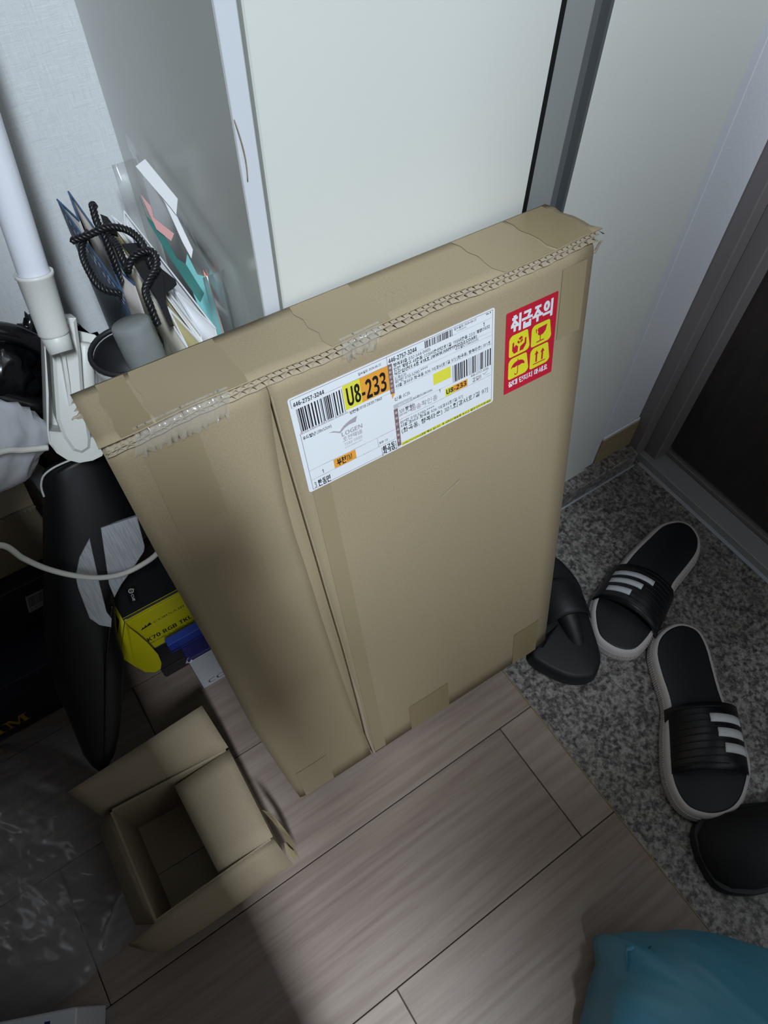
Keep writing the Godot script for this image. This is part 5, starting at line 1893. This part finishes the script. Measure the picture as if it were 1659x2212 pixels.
# ================= the photographer, out of the picture, who shades the granite
func field(p: Vector3, bones: Array, soft: float) -> float:
	var d := 10.0
	for b in bones:
		var a: Vector3 = b[0]
		var ab: Vector3 = b[1] - a
		var t := clampf((p - a).dot(ab) / maxf(ab.length_squared(), 1e-8), 0.0, 1.0)
		var q: Vector3 = p - a - ab * t
		if b.size() > 4: q = q * b[4]
		var k: float = q.length() - lerpf(b[2], b[3], t)
		var h := clampf(0.5 + 0.5 * (d - k) / soft, 0.0, 1.0)
		d = lerpf(d, k, h) - soft * h * (1.0 - h)
	return d

func nets(st: SurfaceTool, bones: Array, lo: Vector3, hi: Vector3, cell: float, soft: float):
	var nx := int((hi.x - lo.x) / cell) + 1
	var ny := int((hi.y - lo.y) / cell) + 1
	var nz := int((hi.z - lo.z) / cell) + 1
	var f := PackedFloat32Array()
	f.resize(nx * ny * nz)
	for x in nx:
		for y in ny:
			for z in nz:
				f[(x * ny + y) * nz + z] = field(lo + V(x, y, z) * cell, bones, soft)
	var vs := {}
	for x in nx - 1:
		for y in ny - 1:
			for z in nz - 1:
				var c := Vector3.ZERO
				var n := 0
				for e in [[0, 0, 0, 1, 0, 0], [0, 1, 0, 1, 1, 0], [0, 0, 1, 1, 0, 1], [0, 1, 1, 1, 1, 1], [0, 0, 0, 0, 1, 0], [1, 0, 0, 1, 1, 0], [0, 0, 1, 0, 1, 1], [1, 0, 1, 1, 1, 1], [0, 0, 0, 0, 0, 1], [1, 0, 0, 1, 0, 1], [0, 1, 0, 0, 1, 1], [1, 1, 0, 1, 1, 1]]:
					var a := f[((x + e[0]) * ny + y + e[1]) * nz + z + e[2]]
					var b := f[((x + e[3]) * ny + y + e[4]) * nz + z + e[5]]
					if (a < 0.0) != (b < 0.0):
						c += V(e[0], e[1], e[2]).lerp(V(e[3], e[4], e[5]), a / (a - b))
						n += 1
				if n: vs[Vector3i(x, y, z)] = lo + (V(x, y, z) + c / n) * cell
	for k in vs:
		if k.x < 1 or k.y < 1 or k.z < 1: continue
		var a := f[(k.x * ny + k.y) * nz + k.z]
		for ax in 3:
			var s: Vector3i = [Vector3i(1, 0, 0), Vector3i(0, 1, 0), Vector3i(0, 0, 1)][ax]
			var b := f[((k.x + s.x) * ny + k.y + s.y) * nz + k.z + s.z]
			if (a < 0.0) == (b < 0.0): continue
			var u: Vector3i = [Vector3i(0, 1, 0), Vector3i(0, 0, 1), Vector3i(1, 0, 0)][ax]
			var w: Vector3i = [Vector3i(0, 0, 1), Vector3i(1, 0, 0), Vector3i(0, 1, 0)][ax]
			if not (vs.has(k - u) and vs.has(k - w) and vs.has(k - u - w)): continue
			if a < 0.0: quad(st, vs[k], vs[k - w], vs[k - u - w], vs[k - u])
			else: quad(st, vs[k], vs[k - u], vs[k - u - w], vs[k - w])

func photographer():
	var t := thing("person", "person in dark clothes holding out a phone, standing in the passage", "person", V(0.22, 0.0, 0.52))
	var o := t.position
	# joints
	var hipl := V(0.030, 0.86, 0.57)
	var hipr := V(0.180, 0.86, 0.60)
	var shl := V(0.085, 1.33, 0.48)
	var shr := V(0.415, 1.33, 0.53)
	var ell := V(-0.045, 1.13, 0.32)
	var wrl := V(-0.014, 1.030, 0.125)
	var elr := V(0.44, 1.06, 0.58)
	var wrr := V(0.42, 0.83, 0.50)
	var body := [[V(0.100, 0.88, 0.57), V(0.095, 1.05, 0.56), 0.125, 0.118], [V(0.095, 1.05, 0.56), V(0.180, 1.24, 0.53), 0.118, 0.122], [shl, shr, 0.060, 0.060], [V(0.15, 1.23, 0.51), V(0.31, 1.23, 0.53), 0.098, 0.098],
		[V(0.245, 1.33, 0.51), V(0.225, 1.42, 0.475), 0.055, 0.050], [hipl, V(0.05, 0.47, 0.58), 0.088, 0.062], [V(0.05, 0.47, 0.58), V(0.04, 0.10, 0.66), 0.058, 0.038], [V(0.04, 0.045, 0.69), V(0.02, 0.040, 0.53), 0.040, 0.034],
		[hipr, V(0.22, 0.47, 0.61), 0.088, 0.062], [V(0.22, 0.47, 0.61), V(0.24, 0.10, 0.69), 0.058, 0.038], [V(0.24, 0.045, 0.72), V(0.25, 0.040, 0.56), 0.040, 0.034],
		[shl, ell, 0.044, 0.034], [ell, wrl, 0.033, 0.022], [shr, elr, 0.044, 0.034], [elr, wrr, 0.033, 0.022]]
	for b in body:
		b[0] -= o
		b[1] -= o
	var st := begin(true)
	nets(st, body, V(-0.22, -0.02, 0.06) - o, V(0.54, 1.50, 0.80) - o, 0.018, 0.035)
	# head bent forward, with nose, brow, chin and ears
	var hc := V(0.205, 1.515, 0.435)
	var fw := V(-0.35, -0.45, -0.82).normalized()
	var sd := fw.cross(V(0, 1, 0)).normalized()
	var upv := sd.cross(fw)
	var head := [[hc + upv * 0.02 - fw * 0.025, hc + upv * 0.015 + fw * 0.01, 0.082, 0.078], [hc + fw * 0.02 - upv * 0.02, hc + fw * 0.045 - upv * 0.085, 0.062, 0.032], [hc + fw * 0.085 - upv * 0.005, hc + fw * 0.108 - upv * 0.040, 0.009, 0.013], [hc + fw * 0.078 - upv * 0.072 - sd * 0.02, hc + fw * 0.078 - upv * 0.072 + sd * 0.02, 0.010, 0.010],
		[hc + sd * 0.078 + upv * 0.01, hc + sd * 0.080 - upv * 0.035, 0.014, 0.010], [hc - sd * 0.078 + upv * 0.01, hc - sd * 0.080 - upv * 0.035, 0.014, 0.010], [hc - upv * 0.05 - fw * 0.03, V(0.225, 1.41, 0.475), 0.052, 0.052]]
	for b in head:
		b[0] -= o
		b[1] -= o
	nets(st, head, hc - o - V(0.15, 0.16, 0.15), hc - o + V(0.15, 0.15, 0.16), 0.009, 0.014)
	# the hand round the phone: palm, four fingers, thumb
	var hand := [[wrl, V(-0.020, 1.005, 0.085), 0.022, 0.022]]
	var pa := V(-0.018, 1.000, 0.075)
	for i in 4:
		var k := pa + V(0.004 * i, 0.030 - 0.020 * i, -0.018)
		hand.append([pa + V(0, 0.016 - 0.011 * i, 0), k, 0.013, 0.010])
		var l: float = [0.026, 0.030, 0.028, 0.022][i]
		hand.append([k, k + V(0.022, 0.0, -l), 0.0095, 0.0085])
		hand.append([k + V(0.022, 0.0, -l), k + V(0.040, -0.004, -l + 0.012), 0.0085, 0.0075])
	hand.append([pa + V(0.004, -0.02, 0.010), pa + V(0.030, 0.006, 0.012), 0.013, 0.010])
	hand.append([pa + V(0.030, 0.006, 0.012), pa + V(0.048, 0.020, 0.002), 0.010, 0.008])
	var hand2 := [[wrr, wrr + V(-0.005, -0.07, -0.03), 0.027, 0.024]]
	for i in 4:
		var k := wrr + V(-0.005, -0.075, -0.055 + 0.018 * i)
		hand2.append([wrr + V(-0.005, -0.05, -0.035 + 0.012 * i), k, 0.013, 0.010])
		hand2.append([k, k + V(-0.010, -0.040, -0.004), 0.0095, 0.0085])
		hand2.append([k + V(-0.010, -0.040, -0.004), k + V(-0.026, -0.058, -0.004), 0.0085, 0.0075])
	hand2.append([wrr + V(-0.010, -0.02, -0.025), wrr + V(-0.030, -0.055, -0.055), 0.012, 0.009])
	hand2.append([wrr + V(-0.030, -0.055, -0.055), wrr + V(-0.036, -0.085, -0.060), 0.009, 0.008])
	var sk := begin(true)
	for hh in [hand, hand2]:
		var lo := V(9, 9, 9)
		var hi := V(-9, -9, -9)
		for b in hh:
			b[0] -= o
			b[1] -= o
			for e in 2:
				lo = lo.min(b[e])
				hi = hi.max(b[e])
		nets(st, hh, lo - V(0.035, 0.035, 0.035), hi + V(0.035, 0.035, 0.035), 0.006, 0.008)
	obj("body", st, M.clothes, t)
	# hair cap
	st = begin(true)
	nets(st, [[hc + upv * 0.030 - fw * 0.030 - o, hc + upv * 0.032 + fw * 0.005 - o, 0.086, 0.078], [hc - fw * 0.05 + upv * 0.01 - o, hc - fw * 0.055 - upv * 0.03 - o, 0.070, 0.055]], hc - o - V(0.15, 0.15, 0.15), hc - o + V(0.15, 0.16, 0.16), 0.012, 0.02)
	obj("hair", st, M.hair, t)
	# the phone, held upright behind the lens
	var ph := thing("phone", "dark phone held up in the person's hand", "phone", V(0, 1.03, 0) + V(-0.315792, 0.831019, 0.457912) * 0.006 - V(0.457959, 0.556166, -0.693508) * 0.055, Basis(V(0.830993, 0.0093, 0.556205), V(0.457959, 0.556166, -0.693508), V(-0.315792, 0.831019, 0.457912)).orthonormalized())
	box_part("case", V(-0.036, -0.075, 0.001), V(0.036, 0.072, 0.009), M.black_satin, ph, 0.003)
	box_part("screen", V(-0.034, -0.073, 0.009), V(0.034, 0.070, 0.0094), M.black_gloss, ph, 0.0003)
